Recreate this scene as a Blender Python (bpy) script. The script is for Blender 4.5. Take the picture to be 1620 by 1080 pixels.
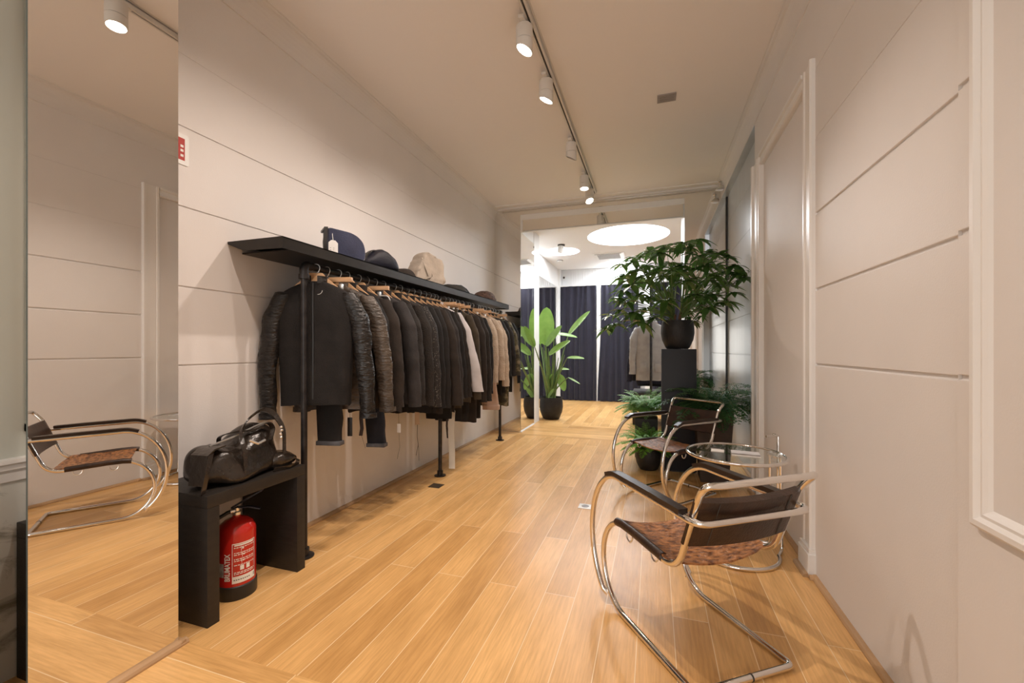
import bpy, bmesh, math, random
from mathutils import Vector, Matrix, noise
for o in list(bpy.data.objects): bpy.data.objects.remove(o)
S = bpy.context.scene; COL = S.collection
PI = math.pi
random.seed(7)
# ------------------------------------------------------------------ camera
FPX = 672.0; YAW = math.atan(224/672.0); CAMH = 1.1
cd = bpy.data.cameras.new('camera'); cam = bpy.data.objects.new('camera', cd); COL.objects.link(cam)
cam.location = (0, 0, CAMH); cam.rotation_euler = (PI/2, 0, YAW)
cd.sensor_width = 36; cd.sensor_fit = 'HORIZONTAL'; cd.lens = FPX/1620*36; cd.shift_y = 12/1620.0; cd.clip_start = .02
S.camera = cam
# ------------------------------------------------------------------ world, colour management
w = bpy.data.worlds.new('world'); S.world = w; w.use_nodes = True
w.node_tree.nodes['Background'].inputs[0].default_value = (.85, .92, 1, 1); w.node_tree.nodes['Background'].inputs[1].default_value = .6
S.view_settings.view_transform = 'Standard'; S.view_settings.look = 'None'; S.view_settings.exposure = 0.57; S.view_settings.gamma = 1
S.view_settings.use_curve_mapping = False
WARM = (1.0, .84, .73); DAY = (.80, .90, 1.0)
def area(name, loc, rot, size, energy, col, sy=None):
    l = bpy.data.lights.new(name, 'AREA'); l.energy = energy; l.color = col; l.size = size
    if sy: l.shape = 'RECTANGLE'; l.size_y = sy
    o = bpy.data.objects.new(name, l); o.location = loc; o.rotation_euler = rot; COL.objects.link(o); return o
# daylight through the shop window behind the camera and the round skylights of the back room
area('shop_window_daylight', (-.65, -2.93, 1.45), (PI/2, 0, 0), 2.2, 32, (.95, .92, .88), 2.2)
SKY = [(-.378, 6.76, .62), (-1.553, 7.48, .32), (-.66, 8.80, .31)]
for x, y, r in SKY: 
    o = area('skylight_daylight', (x, y, 2.888), (0, 0, 0), r*1.8, 62*r, (.90, .95, 1)); o.data.shape = 'DISK'
# track spots: (y, aim point, watts)
SPOTS = [(-1.2, (.5, -.6, 0), 50), (.30, (-1.6, .3, .2), 50), (1.05, (-1.9, 1.5, .9), 60), (1.45, (-1.0, 1.35, .0), 80), (1.86, (.40, 1.72, .05), 105), (2.29, (-2.0, 1.9, 1.0), 75),
         (2.80, (-2.0, 3.0, 1.0), 75), (3.72, (-2.0, 4.2, 1.0), 50), (4.47, (-.6, 4.1, 0), 70), (4.86, (.3, 3.7, .5), 60)]
SPOT_SCALE = .5
# ------------------------------------------------------------------ materials
def mat(name, col, rough=.6, metal=0, bump=0, bscale=40, var=0, vscale=8, stretch=(1, 1, 1), spec=.5, coat=0, sheen=0, trans=0, emis=None, estr=0, alpha=1, ior=1.45, col2=None, detail=4):
    m = bpy.data.materials.new(name); m.use_nodes = True; nt = m.node_tree; b = nt.nodes['Principled BSDF']
    I = b.inputs
    I['Base Color'].default_value = (*col, 1); I['Roughness'].default_value = rough; I['Metallic'].default_value = metal
    I['Specular IOR Level'].default_value = spec; I['Coat Weight'].default_value = coat; I['Coat Roughness'].default_value = .15
    I['Sheen Weight'].default_value = sheen; I['Transmission Weight'].default_value = trans; I['IOR'].default_value = ior
    if emis: I['Emission Color'].default_value = (*emis, 1); I['Emission Strength'].default_value = estr
    tc = nt.nodes.new('ShaderNodeTexCoord'); mp = nt.nodes.new('ShaderNodeMapping'); mp.inputs['Scale'].default_value = stretch
    nt.links.new(tc.outputs['Object'], mp.inputs['Vector'])
    if var or col2:
        n = nt.nodes.new('ShaderNodeTexNoise'); n.inputs['Scale'].default_value = vscale; n.inputs['Detail'].default_value = detail
        nt.links.new(mp.outputs[0], n.inputs['Vector'])
        r = nt.nodes.new('ShaderNodeValToRGB'); r.color_ramp.elements[0].position = .35; r.color_ramp.elements[1].position = .65
        c2 = col2 or tuple(min(1, c*(1+var)) for c in col); c1 = col if col2 else tuple(c*(1-var) for c in col)
        r.color_ramp.elements[0].color = (*c1, 1); r.color_ramp.elements[1].color = (*c2, 1)
        nt.links.new(n.outputs['Fac'], r.inputs[0]); nt.links.new(r.outputs[0], I['Base Color'])
    if bump:
        n = nt.nodes.new('ShaderNodeTexNoise'); n.inputs['Scale'].default_value = bscale; n.inputs['Detail'].default_value = 3
        nt.links.new(mp.outputs[0], n.inputs['Vector'])
        bp = nt.nodes.new('ShaderNodeBump'); bp.inputs['Strength'].default_value = bump; bp.inputs['Distance'].default_value = .01
        nt.links.new(n.outputs['Fac'], bp.inputs['Height']); nt.links.new(bp.outputs[0], I['Normal'])
    return m
def plank_mat(name, along_y=True, width=.135, length=1.5):
    m = bpy.data.materials.new(name); m.use_nodes = True; nt = m.node_tree; L = nt.links.new; b = nt.nodes['Principled BSDF']
    tc = nt.nodes.new('ShaderNodeTexCoord'); mp = nt.nodes.new('ShaderNodeMapping')
    if along_y: mp.inputs['Rotation'].default_value = (0, 0, PI/2)
    mp.inputs['Location'].default_value = (.37, .06, 0)
    L(tc.outputs['Object'], mp.inputs['Vector'])
    br = nt.nodes.new('ShaderNodeTexBrick'); br.offset = .37; br.offset_frequency = 2
    br.inputs['Color1'].default_value = (0, 0, 0, 1); br.inputs['Color2'].default_value = (1, 1, 1, 1); br.inputs['Mortar'].default_value = (.5, .5, .5, 1)
    br.inputs['Scale'].default_value = 1; br.inputs['Mortar Size'].default_value = .0016; br.inputs['Mortar Smooth'].default_value = .2
    br.inputs['Brick Width'].default_value = length; br.inputs['Row Height'].default_value = width
    L(mp.outputs[0], br.inputs['Vector'])
    rp = nt.nodes.new('ShaderNodeValToRGB'); e = rp.color_ramp.elements
    e[0].position = 0; e[0].color = (.60, .33, .115, 1); e[1].position = 1; e[1].color = (.82, .50, .205, 1)
    L(br.outputs['Color'], rp.inputs[0])
    m2 = nt.nodes.new('ShaderNodeMapping'); m2.inputs['Scale'].default_value = (3.0, 55, 1); L(mp.outputs[0], m2.inputs['Vector'])
    # shift the grain from board to board
    ad = nt.nodes.new('ShaderNodeVectorMath'); ad.operation = 'MULTIPLY_ADD'; ad.inputs[1].default_value = (7, 7, 7)
    L(br.outputs['Color'], ad.inputs[0]); L(m2.outputs[0], ad.inputs[2])
    n = nt.nodes.new('ShaderNodeTexNoise'); n.inputs['Scale'].default_value = 2.2; n.inputs['Detail'].default_value = 7; n.inputs['Roughness'].default_value = .6; L(ad.outputs[0], n.inputs['Vector'])
    g = nt.nodes.new('ShaderNodeValToRGB'); g.color_ramp.elements[0].position = .3; g.color_ramp.elements[0].color = (.86, .82, .76, 1); g.color_ramp.elements[1].position = .62; g.color_ramp.elements[1].color = (1.08, 1.08, 1.08, 1)
    L(n.outputs['Fac'], g.inputs[0])
    # soft knots and cloudy tone
    n2 = nt.nodes.new('ShaderNodeTexNoise'); n2.inputs['Scale'].default_value = 1.0; n2.inputs['Detail'].default_value = 3; 
    m3 = nt.nodes.new('ShaderNodeMapping'); m3.inputs['Scale'].default_value = (2.2, 9, 1); L(mp.outputs[0], m3.inputs['Vector']); L(m3.outputs[0], n2.inputs['Vector'])
    g2 = nt.nodes.new('ShaderNodeValToRGB'); g2.color_ramp.elements[0].position = .25; g2.color_ramp.elements[0].color = (.80, .77, .72, 1); g2.color_ramp.elements[1].position = .6; g2.color_ramp.elements[1].color = (1, 1, 1, 1)
    L(n2.outputs['Fac'], g2.inputs[0])
    def mul(a, c):
        x = nt.nodes.new('ShaderNodeMix'); x.data_type = 'RGBA'; x.blend_type = 'MULTIPLY'; x.inputs[0].default_value = 1; L(a, x.inputs[6]); L(c, x.inputs[7]); return x.outputs[2]
    c = mul(mul(rp.outputs[0], g.outputs[0]), g2.outputs[0])
    x = nt.nodes.new('ShaderNodeMix'); x.data_type = 'RGBA'; L(br.outputs['Fac'], x.inputs[0]); L(c, x.inputs[6]); x.inputs[7].default_value = (.86, .66, .40, 1)
    L(x.outputs[2], b.inputs['Base Color'])
    b.inputs['Roughness'].default_value = .33; b.inputs['Specular IOR Level'].default_value = .4
    bp = nt.nodes.new('ShaderNodeBump'); bp.inputs['Strength'].default_value = .12; bp.inputs['Distance'].default_value = .004; L(n.outputs['Fac'], bp.inputs['Height']); L(bp.outputs[0], b.inputs['Normal'])
    return m
M = {}
M['wall'] = mat('painted_panel', (.775, .745, .725), .6, bump=.06, bscale=180, var=.012, vscale=3)
M['ceil'] = mat('ceiling_plaster', (.89, .86, .845), .8, bump=.04, bscale=120)
M['backroom'] = mat('white_paint', (.86, .86, .86), .6)
M['trimw'] = mat('gloss_trim_paint', (.84, .82, .80), .35, bump=.03, bscale=90)
M['greywall'] = mat('blue_grey_board', (.52, .545, .57), .3, bump=.1, bscale=14, stretch=(1, 1, .15), var=.04)
M['floor'] = plank_mat('oak_planks'); M['floorx'] = plank_mat('oak_cross_planks', False, .185, 2.1)
M['shoe'] = mat('oak_moulding', (.50, .31, .16), .5, var=.15, vscale=12, stretch=(1, .2, 1))
M['mirror'] = mat('mirror_glass', (.86, .845, .82), .008, 1)
M['edge'] = mat('mirror_edge', (.12, .14, .13), .3)
M['black'] = mat('black_powder_coat', (.022, .02, .019), .42, bump=.05, bscale=300)
M['pipe'] = mat('blackened_pipe', (.035, .032, .032), .36, .6, bump=.04, bscale=90, var=.3, vscale=20)
M['shelf'] = mat('black_steel_sheet', (.022, .018, .015), .38, .3, var=.2, vscale=6)
M['bench'] = mat('black_stained_oak', (.020, .016, .013), .5, bump=.12, bscale=60, stretch=(1, 1, 4), var=.15, vscale=14)
M['chrome'] = mat('chrome', (.82, .80, .78), .05, 1)
M['darkleather'] = mat('dark_saddle_leather', (.026, .013, .008), .36, bump=.15, bscale=120, col2=(.050, .024, .014), vscale=14)
M['hide'] = mat('worn_brown_hide', (.11, .038, .014), .32, bump=.7, bscale=60, col2=(.52, .23, .085), vscale=30, detail=12, stretch=(1, 1.8, 1))
M['pad'] = mat('black_brown_arm_leather', (.03, .018, .013), .28, bump=.05, bscale=200)
M['wood'] = mat('beech', (.60, .36, .19), .42, var=.1, vscale=14, stretch=(1, 1, 6))
M['steel'] = mat('bright_steel', (.85, .84, .82), .28, .85)
M['white'] = mat('white_plastic', (.82, .82, .80), .4)
M['paper'] = mat('paper', (.85, .83, .80), .7)
M['cream_text'] = mat('white_print', (.85, .84, .80), .5)
M['red'] = mat('red_enamel', (.50, .018, .012), .22, coat=.5)
M['redflat'] = mat('red_print', (.45, .03, .02), .5)
M['lamp'] = mat('track_lamp_paint', (.74, .71, .67), .45)
M['track'] = mat('track_slot', (.05, .045, .04), .5)
M['lens'] = mat('lit_lens', (1, 1, 1), .5, emis=(1, .93, .82), estr=16)
M['skyglow'] = mat('skylight_diffuser', (1, 1, 1), .5, emis=(.93, .97, 1), estr=3.2)
M['glass'] = mat('table_glass', (.90, .95, .93), .01, trans=1, ior=1.45)
M['curtain'] = mat('navy_velvet', (.016, .015, .028), .9, sheen=.12, bump=.2, bscale=60, var=.12, vscale=5)
M['pot'] = mat('charcoal_fibre_pot', (.019, .017, .017), .55, bump=.3, bscale=60, var=.2, vscale=10)
M['potbrown'] = mat('dark_brown_planter', (.055, .036, .026), .6, bump=.3, bscale=60, var=.2)
M['pedestal'] = mat('black_blue_plinth', (.009, .010, .016), .5, bump=.06, bscale=200)
M['soil'] = mat('potting_soil', (.03, .018, .010), .95, bump=1, bscale=60)
M['stem'] = mat('green_stem', (.14, .22, .06), .5, var=.2)
M['bark'] = mat('brown_cane', (.16, .085, .045), .8, bump=.6, bscale=50, var=.4, vscale=30)
def leafmat(n, a, b, rough=.35, tr=.25):
    m = mat(n, a, rough, col2=b, vscale=7, bump=.05); nt = m.node_tree; p = nt.nodes['Principled BSDF']
    t = nt.nodes.new('ShaderNodeBsdfTranslucent'); mx = nt.nodes.new('ShaderNodeMixShader'); mx.inputs[0].default_value = tr
    t.inputs[0].default_value = (b[0]*1.3, b[1]*1.5, b[2], 1)
    nt.links.new(p.outputs[0], mx.inputs[1]); nt.links.new(t.outputs[0], mx.inputs[2]); nt.links.new(mx.outputs[0], nt.nodes['Material Output'].inputs[0]); return m
M['bananaleaf'] = leafmat('broad_green_leaf', (.15, .27, .06), (.25, .40, .11), .35, .22)
M['umbleaf'] = leafmat('glossy_dark_leaf', (.038, .095, .022), (.10, .20, .055), .25, .18)
M['fernleaf'] = leafmat('bright_fern', (.13, .30, .10), (.27, .48, .20), .5, .3)
M['fernleaf2'] = leafmat('fresh_green_fern', (.11, .32, .04), (.24, .50, .09), .5, .3)
M['darkfern'] = leafmat('dark_lacy_fern', (.020, .085, .022), (.045, .15, .045), .5, .2)
def marble():
    m = mat('veined_marble', (.46, .46, .40), .2); nt = m.node_tree; b = nt.nodes['Principled BSDF']
    tc = nt.nodes.new('ShaderNodeTexCoord'); n = nt.nodes.new('ShaderNodeTexNoise'); n.inputs['Scale'].default_value = 2.4; n.inputs['Detail'].default_value = 10; n.inputs['Distortion'].default_value = 1.6; n.inputs['Roughness'].default_value = .7
    mp = nt.nodes.new('ShaderNodeMapping'); mp.inputs['Rotation'].default_value = (.5, 0, 0); mp.inputs['Scale'].default_value = (1, 1, 2.5)
    nt.links.new(tc.outputs['Object'], mp.inputs[0]); nt.links.new(mp.outputs[0], n.inputs['Vector'])
    r = nt.nodes.new('ShaderNodeValToRGB'); e = r.color_ramp.elements; e[0].position = .36; e[0].color = (.25, .24, .19, 1); e[1].position = .50; e[1].color = (.70, .70, .65, 1)
    nt.links.new(n.outputs['Fac'], r.inputs[0]); nt.links.new(r.outputs[0], b.inputs['Base Color']); return m
M['marble'] = marble()
FAB = {}
def fabric(name, col, rough=.85, bump=.35, bscale=220, var=.25, vscale=12, **k):
    if name not in FAB: FAB[name] = mat(name, col, rough, bump=bump, bscale=bscale, var=var, vscale=vscale, **k)
    return FAB[name]
fabric('black_wool', (0.0112, 0.0093, 0.0087)); fabric('charcoal_wool', (0.0310, 0.0273, 0.0273)); fabric('dark_brown_knit', (0.0186, 0.0143, 0.0118), bump=.7, bscale=120)
fabric('black_cotton', (0.0081, 0.0068, 0.0068)); fabric('dark_grey_knit', (0.0223, 0.0192, 0.0180), bump=.6, bscale=150)
fabric('indigo_denim', (.010, .011, .017)); fabric('denim_cuff', (.10, .10, .11)); fabric('lilac_white_cotton', (.60, .57, .58), var=.07)
fabric('olive_brown_cotton', (.060, .046, .030)); fabric('cream_knit', (.52, .42, .33), bump=.9, bscale=90, var=.12); fabric('blush_cotton', (.50, .35, .27), var=.08)
fabric('grey_parka', (.37, .355, .345), var=.1); fabric('navy_cotton', (.012, .013, .030)); fabric('dark_brown_wool', (.024, .017, .013)); fabric('brown_patch', (.15, .115, .085))
FAB['black_leather'] = mat('black_leather', (.014, .012, .011), .33, bump=.8, bscale=42, var=.3, vscale=9, spec=.5, stretch=(.6, 1, 1.8))
FAB['brown_leather'] = mat('brown_leather', (.080, .062, .048), .33, bump=.9, bscale=38, var=.35, vscale=9, spec=.5, stretch=(.6, 1, 1.8))
FAB['bag_leather'] = mat('bag_leather', (.020, .014, .010), .25, bump=.7, bscale=22, var=.3, spec=.7)
def sequin():
    m = mat('speckled_black_knit', (.015, .013, .012), .7); nt = m.node_tree; b = nt.nodes['Principled BSDF']
    tc = nt.nodes.new('ShaderNodeTexCoord'); v = nt.nodes.new('ShaderNodeTexVoronoi'); v.inputs['Scale'].default_value = 95; nt.links.new(tc.outputs['Object'], v.inputs['Vector'])
    r = nt.nodes.new('ShaderNodeValToRGB'); e = r.color_ramp.elements; e[0].position = .13; e[0].color = (.42, .36, .30, 1); e[1].position = .2; e[1].color = (.016, .013, .012, 1)
    nt.links.new(v.outputs['Distance'], r.inputs[0]); nt.links.new(r.outputs[0], b.inputs['Base Color']); return m
FAB['speckled'] = sequin()
def camo():
    m = mat('mottled_olive_cotton', (.09, .075, .045), .8); nt = m.node_tree; b = nt.nodes['Principled BSDF']
    tc = nt.nodes.new('ShaderNodeTexCoord'); n = nt.nodes.new('ShaderNodeTexNoise'); n.inputs['Scale'].default_value = 16; n.inputs['Detail'].default_value = 2; nt.links.new(tc.outputs['Object'], n.inputs['Vector'])
    r = nt.nodes.new('ShaderNodeValToRGB'); r.color_ramp.interpolation = 'CONSTANT'; e = r.color_ramp.elements; e[0].color = (.035, .03, .02, 1); e[1].position = .6; e[1].color = (.20, .16, .10, 1)
    x = e.new(.47); x.color = (.085, .075, .04, 1); nt.links.new(n.outputs['Fac'], r.inputs[0]); nt.links.new(r.outputs[0], b.inputs['Base Color']); return m
FAB['camo'] = camo()
# ------------------------------------------------------------------ object helpers
def tag(o, label=None, cat=None, group=None, kind=None):
    if label: o['label'] = label
    if cat: o['category'] = cat
    if group: o['group'] = group
    if kind: o['kind'] = kind
    return o
def thing(name, label, cat, loc=(0, 0, 0), rz=0, group=None):
    o = bpy.data.objects.new(name, None); COL.objects.link(o); o.location = loc; o.rotation_euler = (0, 0, rz); o.empty_display_size = .05
    return tag(o, label, cat, group)
class MB:
    def __init__(s): s.bm = bmesh.new(); s.mi = 0
    def _f(s, vs):
        try: f = s.bm.faces.new(vs); f.material_index = s.mi; f.smooth = True; return f
        except ValueError: return None
    def box(s, x0, x1, y0, y1, z0, z1, mx=None, bev=0):
        P = [(x0, y0, z0), (x1, y0, z0), (x1, y1, z0), (x0, y1, z0), (x0, y0, z1), (x1, y0, z1), (x1, y1, z1), (x0, y1, z1)]
        vs = [s.bm.verts.new(mx @ Vector(p) if mx else p) for p in P]
        fs = [s._f([vs[i] for i in q]) for q in ((0, 3, 2, 1), (4, 5, 6, 7), (0, 1, 5, 4), (1, 2, 6, 5), (2, 3, 7, 6), (3, 0, 4, 7))]
        if bev:
            es = list({e for f in fs for e in f.edges})
            bmesh.ops.bevel(s.bm, geom=es, offset=bev, segments=2, affect='EDGES', profile=.6)
        return s
    def quad(s, *p): s._f([s.bm.verts.new(q) for q in p]); return s
    def prism(s, poly, a, b, axis='y', cap=True):
        def P(u, v, t): return {'y': (u, t, v), 'x': (t, u, v), 'z': (u, v, t)}[axis]
        A = [s.bm.verts.new(P(u, v, a)) for u, v in poly]; B = [s.bm.verts.new(P(u, v, b)) for u, v in poly]; n = len(poly)
        for i in range(n): s._f([A[i], A[(i+1) % n], B[(i+1) % n], B[i]])
        if cap: s._f(A[::-1]); s._f(B)
        return s
    def strip(s, prof, y0, y1):   # open profile (x,z) swept along y
        A = [s.bm.verts.new((x, y0, z)) for x, z in prof]; B = [s.bm.verts.new((x, y1, z)) for x, z in prof]
        for i in range(len(prof)-1): s._f([A[i], A[i+1], B[i+1], B[i]])
        return s
    def tube(s, pts, r, n=10, closed=False, caps=True, flat=1.0, up=None):
        pts = [Vector(p) for p in pts]; N = len(pts); rs = r if isinstance(r, (list, tuple)) else [r]*N
        T = []
        for i in range(N):
            a = pts[(i-1) % N] if (closed or i) else pts[i]; b = pts[(i+1) % N] if (closed or i < N-1) else pts[i]
            t = (b-a); T.append(t.normalized() if t.length > 1e-9 else Vector((0, 0, 1)))
        u = Vector(up) if up else (Vector((0, 0, 1)) if abs(T[0].z) < .9 else Vector((1, 0, 0)))
        rings = []
        for i in range(N):
            u = (u - T[i]*u.dot(T[i])); u = u.normalized() if u.length > 1e-6 else T[i].orthogonal().normalized()
            v = T[i].cross(u)
            rings.append([s.bm.verts.new(pts[i]+(u*math.cos(2*PI*k/n)*flat+v*math.sin(2*PI*k/n))*rs[i]) for k in range(n)])
        for i in range(N if closed else N-1):
            A, B = rings[i], rings[(i+1) % N]
            for k in range(n): s._f([A[k], A[(k+1) % n], B[(k+1) % n], B[k]])
        if caps and not closed: s._f(rings[0][::-1]); s._f(rings[-1])
        return s
    def band(s, pts, wv, width, th):  # flat strap: path, width direction
        wv = Vector(wv).normalized(); pts = [Vector(p) for p in pts]; R = []
        for i, p in enumerate(pts):
            t = (pts[min(i+1, len(pts)-1)]-pts[max(i-1, 0)]).normalized(); nn = t.cross(wv).normalized(); a = wv*width/2; b = nn*th/2
            R.append([s.bm.verts.new(q) for q in (p-a-b, p+a-b, p+a+b, p-a+b)])
        for i in range(len(R)-1):
            for k in range(4): s._f([R[i][k], R[i][(k+1) % 4], R[i+1][(k+1) % 4], R[i+1][k]])
        s._f(R[0][::-1]); s._f(R[-1]); return s
    def lathe(s, prof, n=32, c=(0, 0, 0), a0=0, a1=2*PI, mx=None):
        full = abs(a1-a0-2*PI) < 1e-6; R = []
        for r, z in prof:
            ring = [Vector((c[0]+r*math.cos(a0+(a1-a0)*k/n), c[1]+r*math.sin(a0+(a1-a0)*k/n), c[2]+z)) for k in range(n if full else n+1)]
            R.append([s.bm.verts.new(mx @ q if mx else q) for q in ring])
        for i in range(len(R)-1):
            for k in range(n):
                k2 = (k+1) % len(R[i])
                s._f([R[i][k], R[i][k2], R[i+1][k2], R[i+1][k]])
        return s
    def disc(s, c, r, n=32, z=0, up=True):
        vs = [s.bm.verts.new((c[0]+r*math.cos(2*PI*k/n), c[1]+r*math.sin(2*PI*k/n), z)) for k in range(n)]
        s._f(vs if up else vs[::-1]); return s
    def blob(s, c, dims, e1=.5, e2=.5, nz=0, nf=6, n=28, m=18, seed=0, shape=None):
        sp = lambda v, e: math.copysign(abs(v)**e, v); R = []
        for i in range(m+1):
            ph = -PI/2+PI*i/m; ring = []
            for k in range(n):
                t = 2*PI*k/n
                p = Vector((dims[0]*sp(math.cos(ph), e1)*sp(math.cos(t), e2), dims[1]*sp(math.cos(ph), e1)*sp(math.sin(t), e2), dims[2]*sp(math.sin(ph), e1)))
                if shape: p = Vector(shape(p))
                if nz: p = p*(1+nz/max(dims)*noise.noise(p*nf+Vector((seed, 0, 0)))) + noise.noise_vector(p*nf*2+Vector((0, seed, 3)))*nz*.4
                ring.append(s.bm.verts.new(p+Vector(c)))
            R.append(ring)
        for i in range(m):
            for k in range(n): s._f([R[i][k], R[i][(k+1) % n], R[i+1][(k+1) % n], R[i+1][k]])
        return s
    def build(s, name, m, parent=None, sub=0, flat=False, loc=None, mw=True):
        bmesh.ops.remove_doubles(s.bm, verts=s.bm.verts, dist=1e-5)
        bmesh.ops.recalc_face_normals(s.bm, faces=s.bm.faces)
        me = bpy.data.meshes.new(name); s.bm.to_mesh(me); s.bm.free()
        for x in (m if isinstance(m, (list, tuple)) else [m]): me.materials.append(x)
        if flat:
            for p in me.polygons: p.use_smooth = False
        else:
            try: me.set_sharp_from_angle(angle=math.radians(38))
            except Exception: pass
        o = bpy.data.objects.new(name, me); COL.objects.link(o)
        if parent: o.parent = parent
        if loc: o.location = loc
        if sub: md = o.modifiers.new('sub', 'SUBSURF'); md.levels = sub; md.render_levels = sub
        return o
def struct(name, mb, m, **k): k.setdefault('flat', True); o = mb.build(name, m, **k); o['kind'] = 'structure'; return o
def copy_tree(o, parent=None):
    c = o.copy(); COL.objects.link(c); c.parent = parent
    for ch in o.children: copy_tree(ch, c)
    return c
def fillet(pts, rad, n=6, closed=False):
    pts = [Vector(p) for p in pts]; out = []; N = len(pts)
    for i in range(N):
        if not closed and i in (0, N-1): out.append(pts[i]); continue
        a, p, b = pts[(i-1) % N], pts[i], pts[(i+1) % N]
        r = rad[i] if isinstance(rad, (list, tuple)) else rad
        da = (a-p); db = (b-p); d = min(r, da.length*.49, db.length*.49); A = p+da.normalized()*d; B = p+db.normalized()*d
        for k in range(n+1):
            t = k/n; out.append(A*(1-t)**2+p*2*t*(1-t)+B*t*t)
    return out
# ------------------------------------------------------------------ room shell
XL, XR, XF, XM = -2.04, .74, .80, -1.675
YB, Y1, Y2, YE, YN = 5.37, 6.04, 6.33, 9.25, -3.0
ZC, ZC2 = 2.97, 2.84
def grooved(x, sgn, zs, ztop, w0=.006, d0=.006):   # sgn: +1 room lies towards +x
    pr = [(x, 0)]
    for z in zs:
        w, d = (w0, d0) if z < 2.0 + (.2 if sgn > 0 else 0) else (w0*.35, d0*.3)
        pr += [(x, z-w*.6), (x-sgn*d, z-w*.3), (x-sgn*d, z+w*.6), (x-sgn*.001, z+w*.6), (x, z+w*.75)]
    return pr+[(x, ztop)]
def cove(x, sgn):  # plaster cove between wall and ceiling
    p = [(x, 2.83), (x+sgn*.006, 2.832)]
    for k in range(7):
        a = k/6*PI/2; p.append((x+sgn*(.006+.055*(1-math.cos(a))), 2.835+.125*math.sin(a)))
    return p+[(x+sgn*.066, ZC-.004), (x+sgn*.075, ZC-.003), (x+sgn*.075, ZC+.01)]
ZG = [1.025, 1.385, 1.75, 2.115, 2.446]
mb = MB(); mb.strip(grooved(XL, 1, ZG, 2.83, .007), 1.10, YB+.05); mb.strip(cove(XL, 1), YN, YB+.0)
mb.strip([(XL, 2.83), (XL, 0)], .705, 1.10)
struct('wall_left', mb, M['wall'])
mb = MB(); mb.strip([(XL, .66), (XL, 2.83)], YN, .705)      # front room: plaster above the dado
for y0, y1 in ((-.1, .56), (-1.0, -.2)):
    for a, b, c2, d in ((y0, y0+.025, .82, 2.5), (y1-.025, y1, .82, 2.5), (y0, y1, .82, .845), (y0, y1, 2.475, 2.5)): mb.box(XL-.01, XL+.012, a, b, c2, d)
struct('wall_front_left', mb, mat('grey_green_paint', (.50, .51, .46), .5))
mb = MB(); mb.box(XL-.03, XL+.004, YN, .70, 0, .66); struct('trim_5', mb, M['marble'])
mb = MB(); mb.prism([(XL-.01, .655), (XL+.012, .66), (XL+.014, .69), (XL+.022, .70), (XL+.022, .715), (XL+.034, .722), (XL+.034, .735), (XL-.01, .737)], YN, .70)
struct('trim_6', mb, M['trimw'])
# right wall: near boards, door zone, far boards
mb = MB(); mb.strip(grooved(XR, -1, ZG, 2.83, .012, .008), 1.367, 2.42); mb.strip(cove(XR, -1), YN, YB)
mb.strip([(XR+.02, 0), (XR+.02, 2.52)], 2.42, 3.6); mb.strip([(XR, 2.50), (XR, 2.83)], 2.42, 3.70)
struct('wall_right', mb, M['wall'])
mb = MB(); mb.strip(grooved(XR-.014, -1, [z+.004 for z in ZG], 2.83, .012, .008), 1.285, 1.367)
mb.quad((XR-.014, 1.367, 0), (XR+.01, 1.367, 0), (XR+.01, 1.367, 2.83), (XR-.014, 1.367, 2.83))
mb.strip([(XR-.014, 0), (XR-.014, 2.83)], YN, 1.285)
struct('wall_right_pier', mb, M['wall'])
mb = MB()
y0, y1, z0, z1 = -.10, 1.30, .685, 2.62   # big panel frame moulding
def frame_x(mb, x, sgn, y0, y1, z0, z1, prof):
    # prof: (inset, height) list; rectangle frame on plane x
    rings = []
    for ins, h in prof:
        rings.append([mb.bm.verts.new((x+sgn*h, yy, zz)) for yy, zz in ((y0+ins, z0+ins), (y1-ins, z0+ins), (y1-ins, z1-ins), (y0+ins, z1-ins))])
    for A, B in zip(rings, rings[1:]):
        for k in range(4): mb._f([A[k], A[(k+1) % 4], B[(k+1) % 4], B[k]])
frame_x(mb, XR-.014, -1, y0, y1, z0, z1, [(0, 0), (0, .012), (.008, .020), (.020, .020), (.028, .010), (.036, .012), (.044, .006), (.050, 0)])
struct('trim_1', mb, M['trimw'])
mb = MB()
XD = XR
mb.strip(grooved(XF, -1, [.70, 1.05, 1.41, 1.78, 2.155, 2.53], 2.83, .009), 3.70, YB+.05)
mb.quad((XF, 3.70, 2.83), (XF, YB, 2.83), (XR, YB, 2.83), (XR, 3.70, 2.83))
struct('wall_right_far', mb, M['greywall'])
# door casing (near jamb, far jamb, head)
mb = MB()
mb.prism([(XR+.03, 2.405), (XR-.016, 2.405), (XR-.024, 2.410), (XR-.024, 2.424), (XR-.012, 2.430), (XR-.012, 2.510), (XR-.018, 2.515), (XR-.018, 2.530), (XR-.010, 2.536), (XR+.03, 2.536)], .133, 2.504, 'z')
mb.box(XR-.034, XR+.02, 2.395, 2.545, 0, .11, bev=.004).prism([(XR+.02, 2.400), (XR-.028, 2.400), (XR-.028, 2.541), (XR+.02, 2.541)], .1102, .132, 'z')
struct('trim_2', mb, M['trimw'])
mb = MB()
mb.prism([(XF+.02, 3.47), (XR-.016, 3.47), (XR-.022, 3.475), (XR-.022, 3.495), (XR-.010, 3.50), (XR-.010, 3.55), (XR-.018, 3.555), (XR-.018, 3.575), (XR-.010, 3.58), (XR-.010, 3.68), (XR-.024, 3.69), (XR-.024, 3.72), (XF+.02, 3.72)], 0, 2.504, 'z')
struct('trim_3', mb, M['trimw'])
mb = MB()
mb.prism([(XR+.03, 2.4265), (XR-.010, 2.4265), (XR-.018, 2.432), (XR-.018, 2.446), (XR-.012, 2.451), (XR-.012, 2.480), (XR-.0245, 2.487), (XR-.0245, 2.504), (XR+.03, 2.504)], 2.537, 3.469)
struct('trim_4', mb, M['trimw'])
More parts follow.
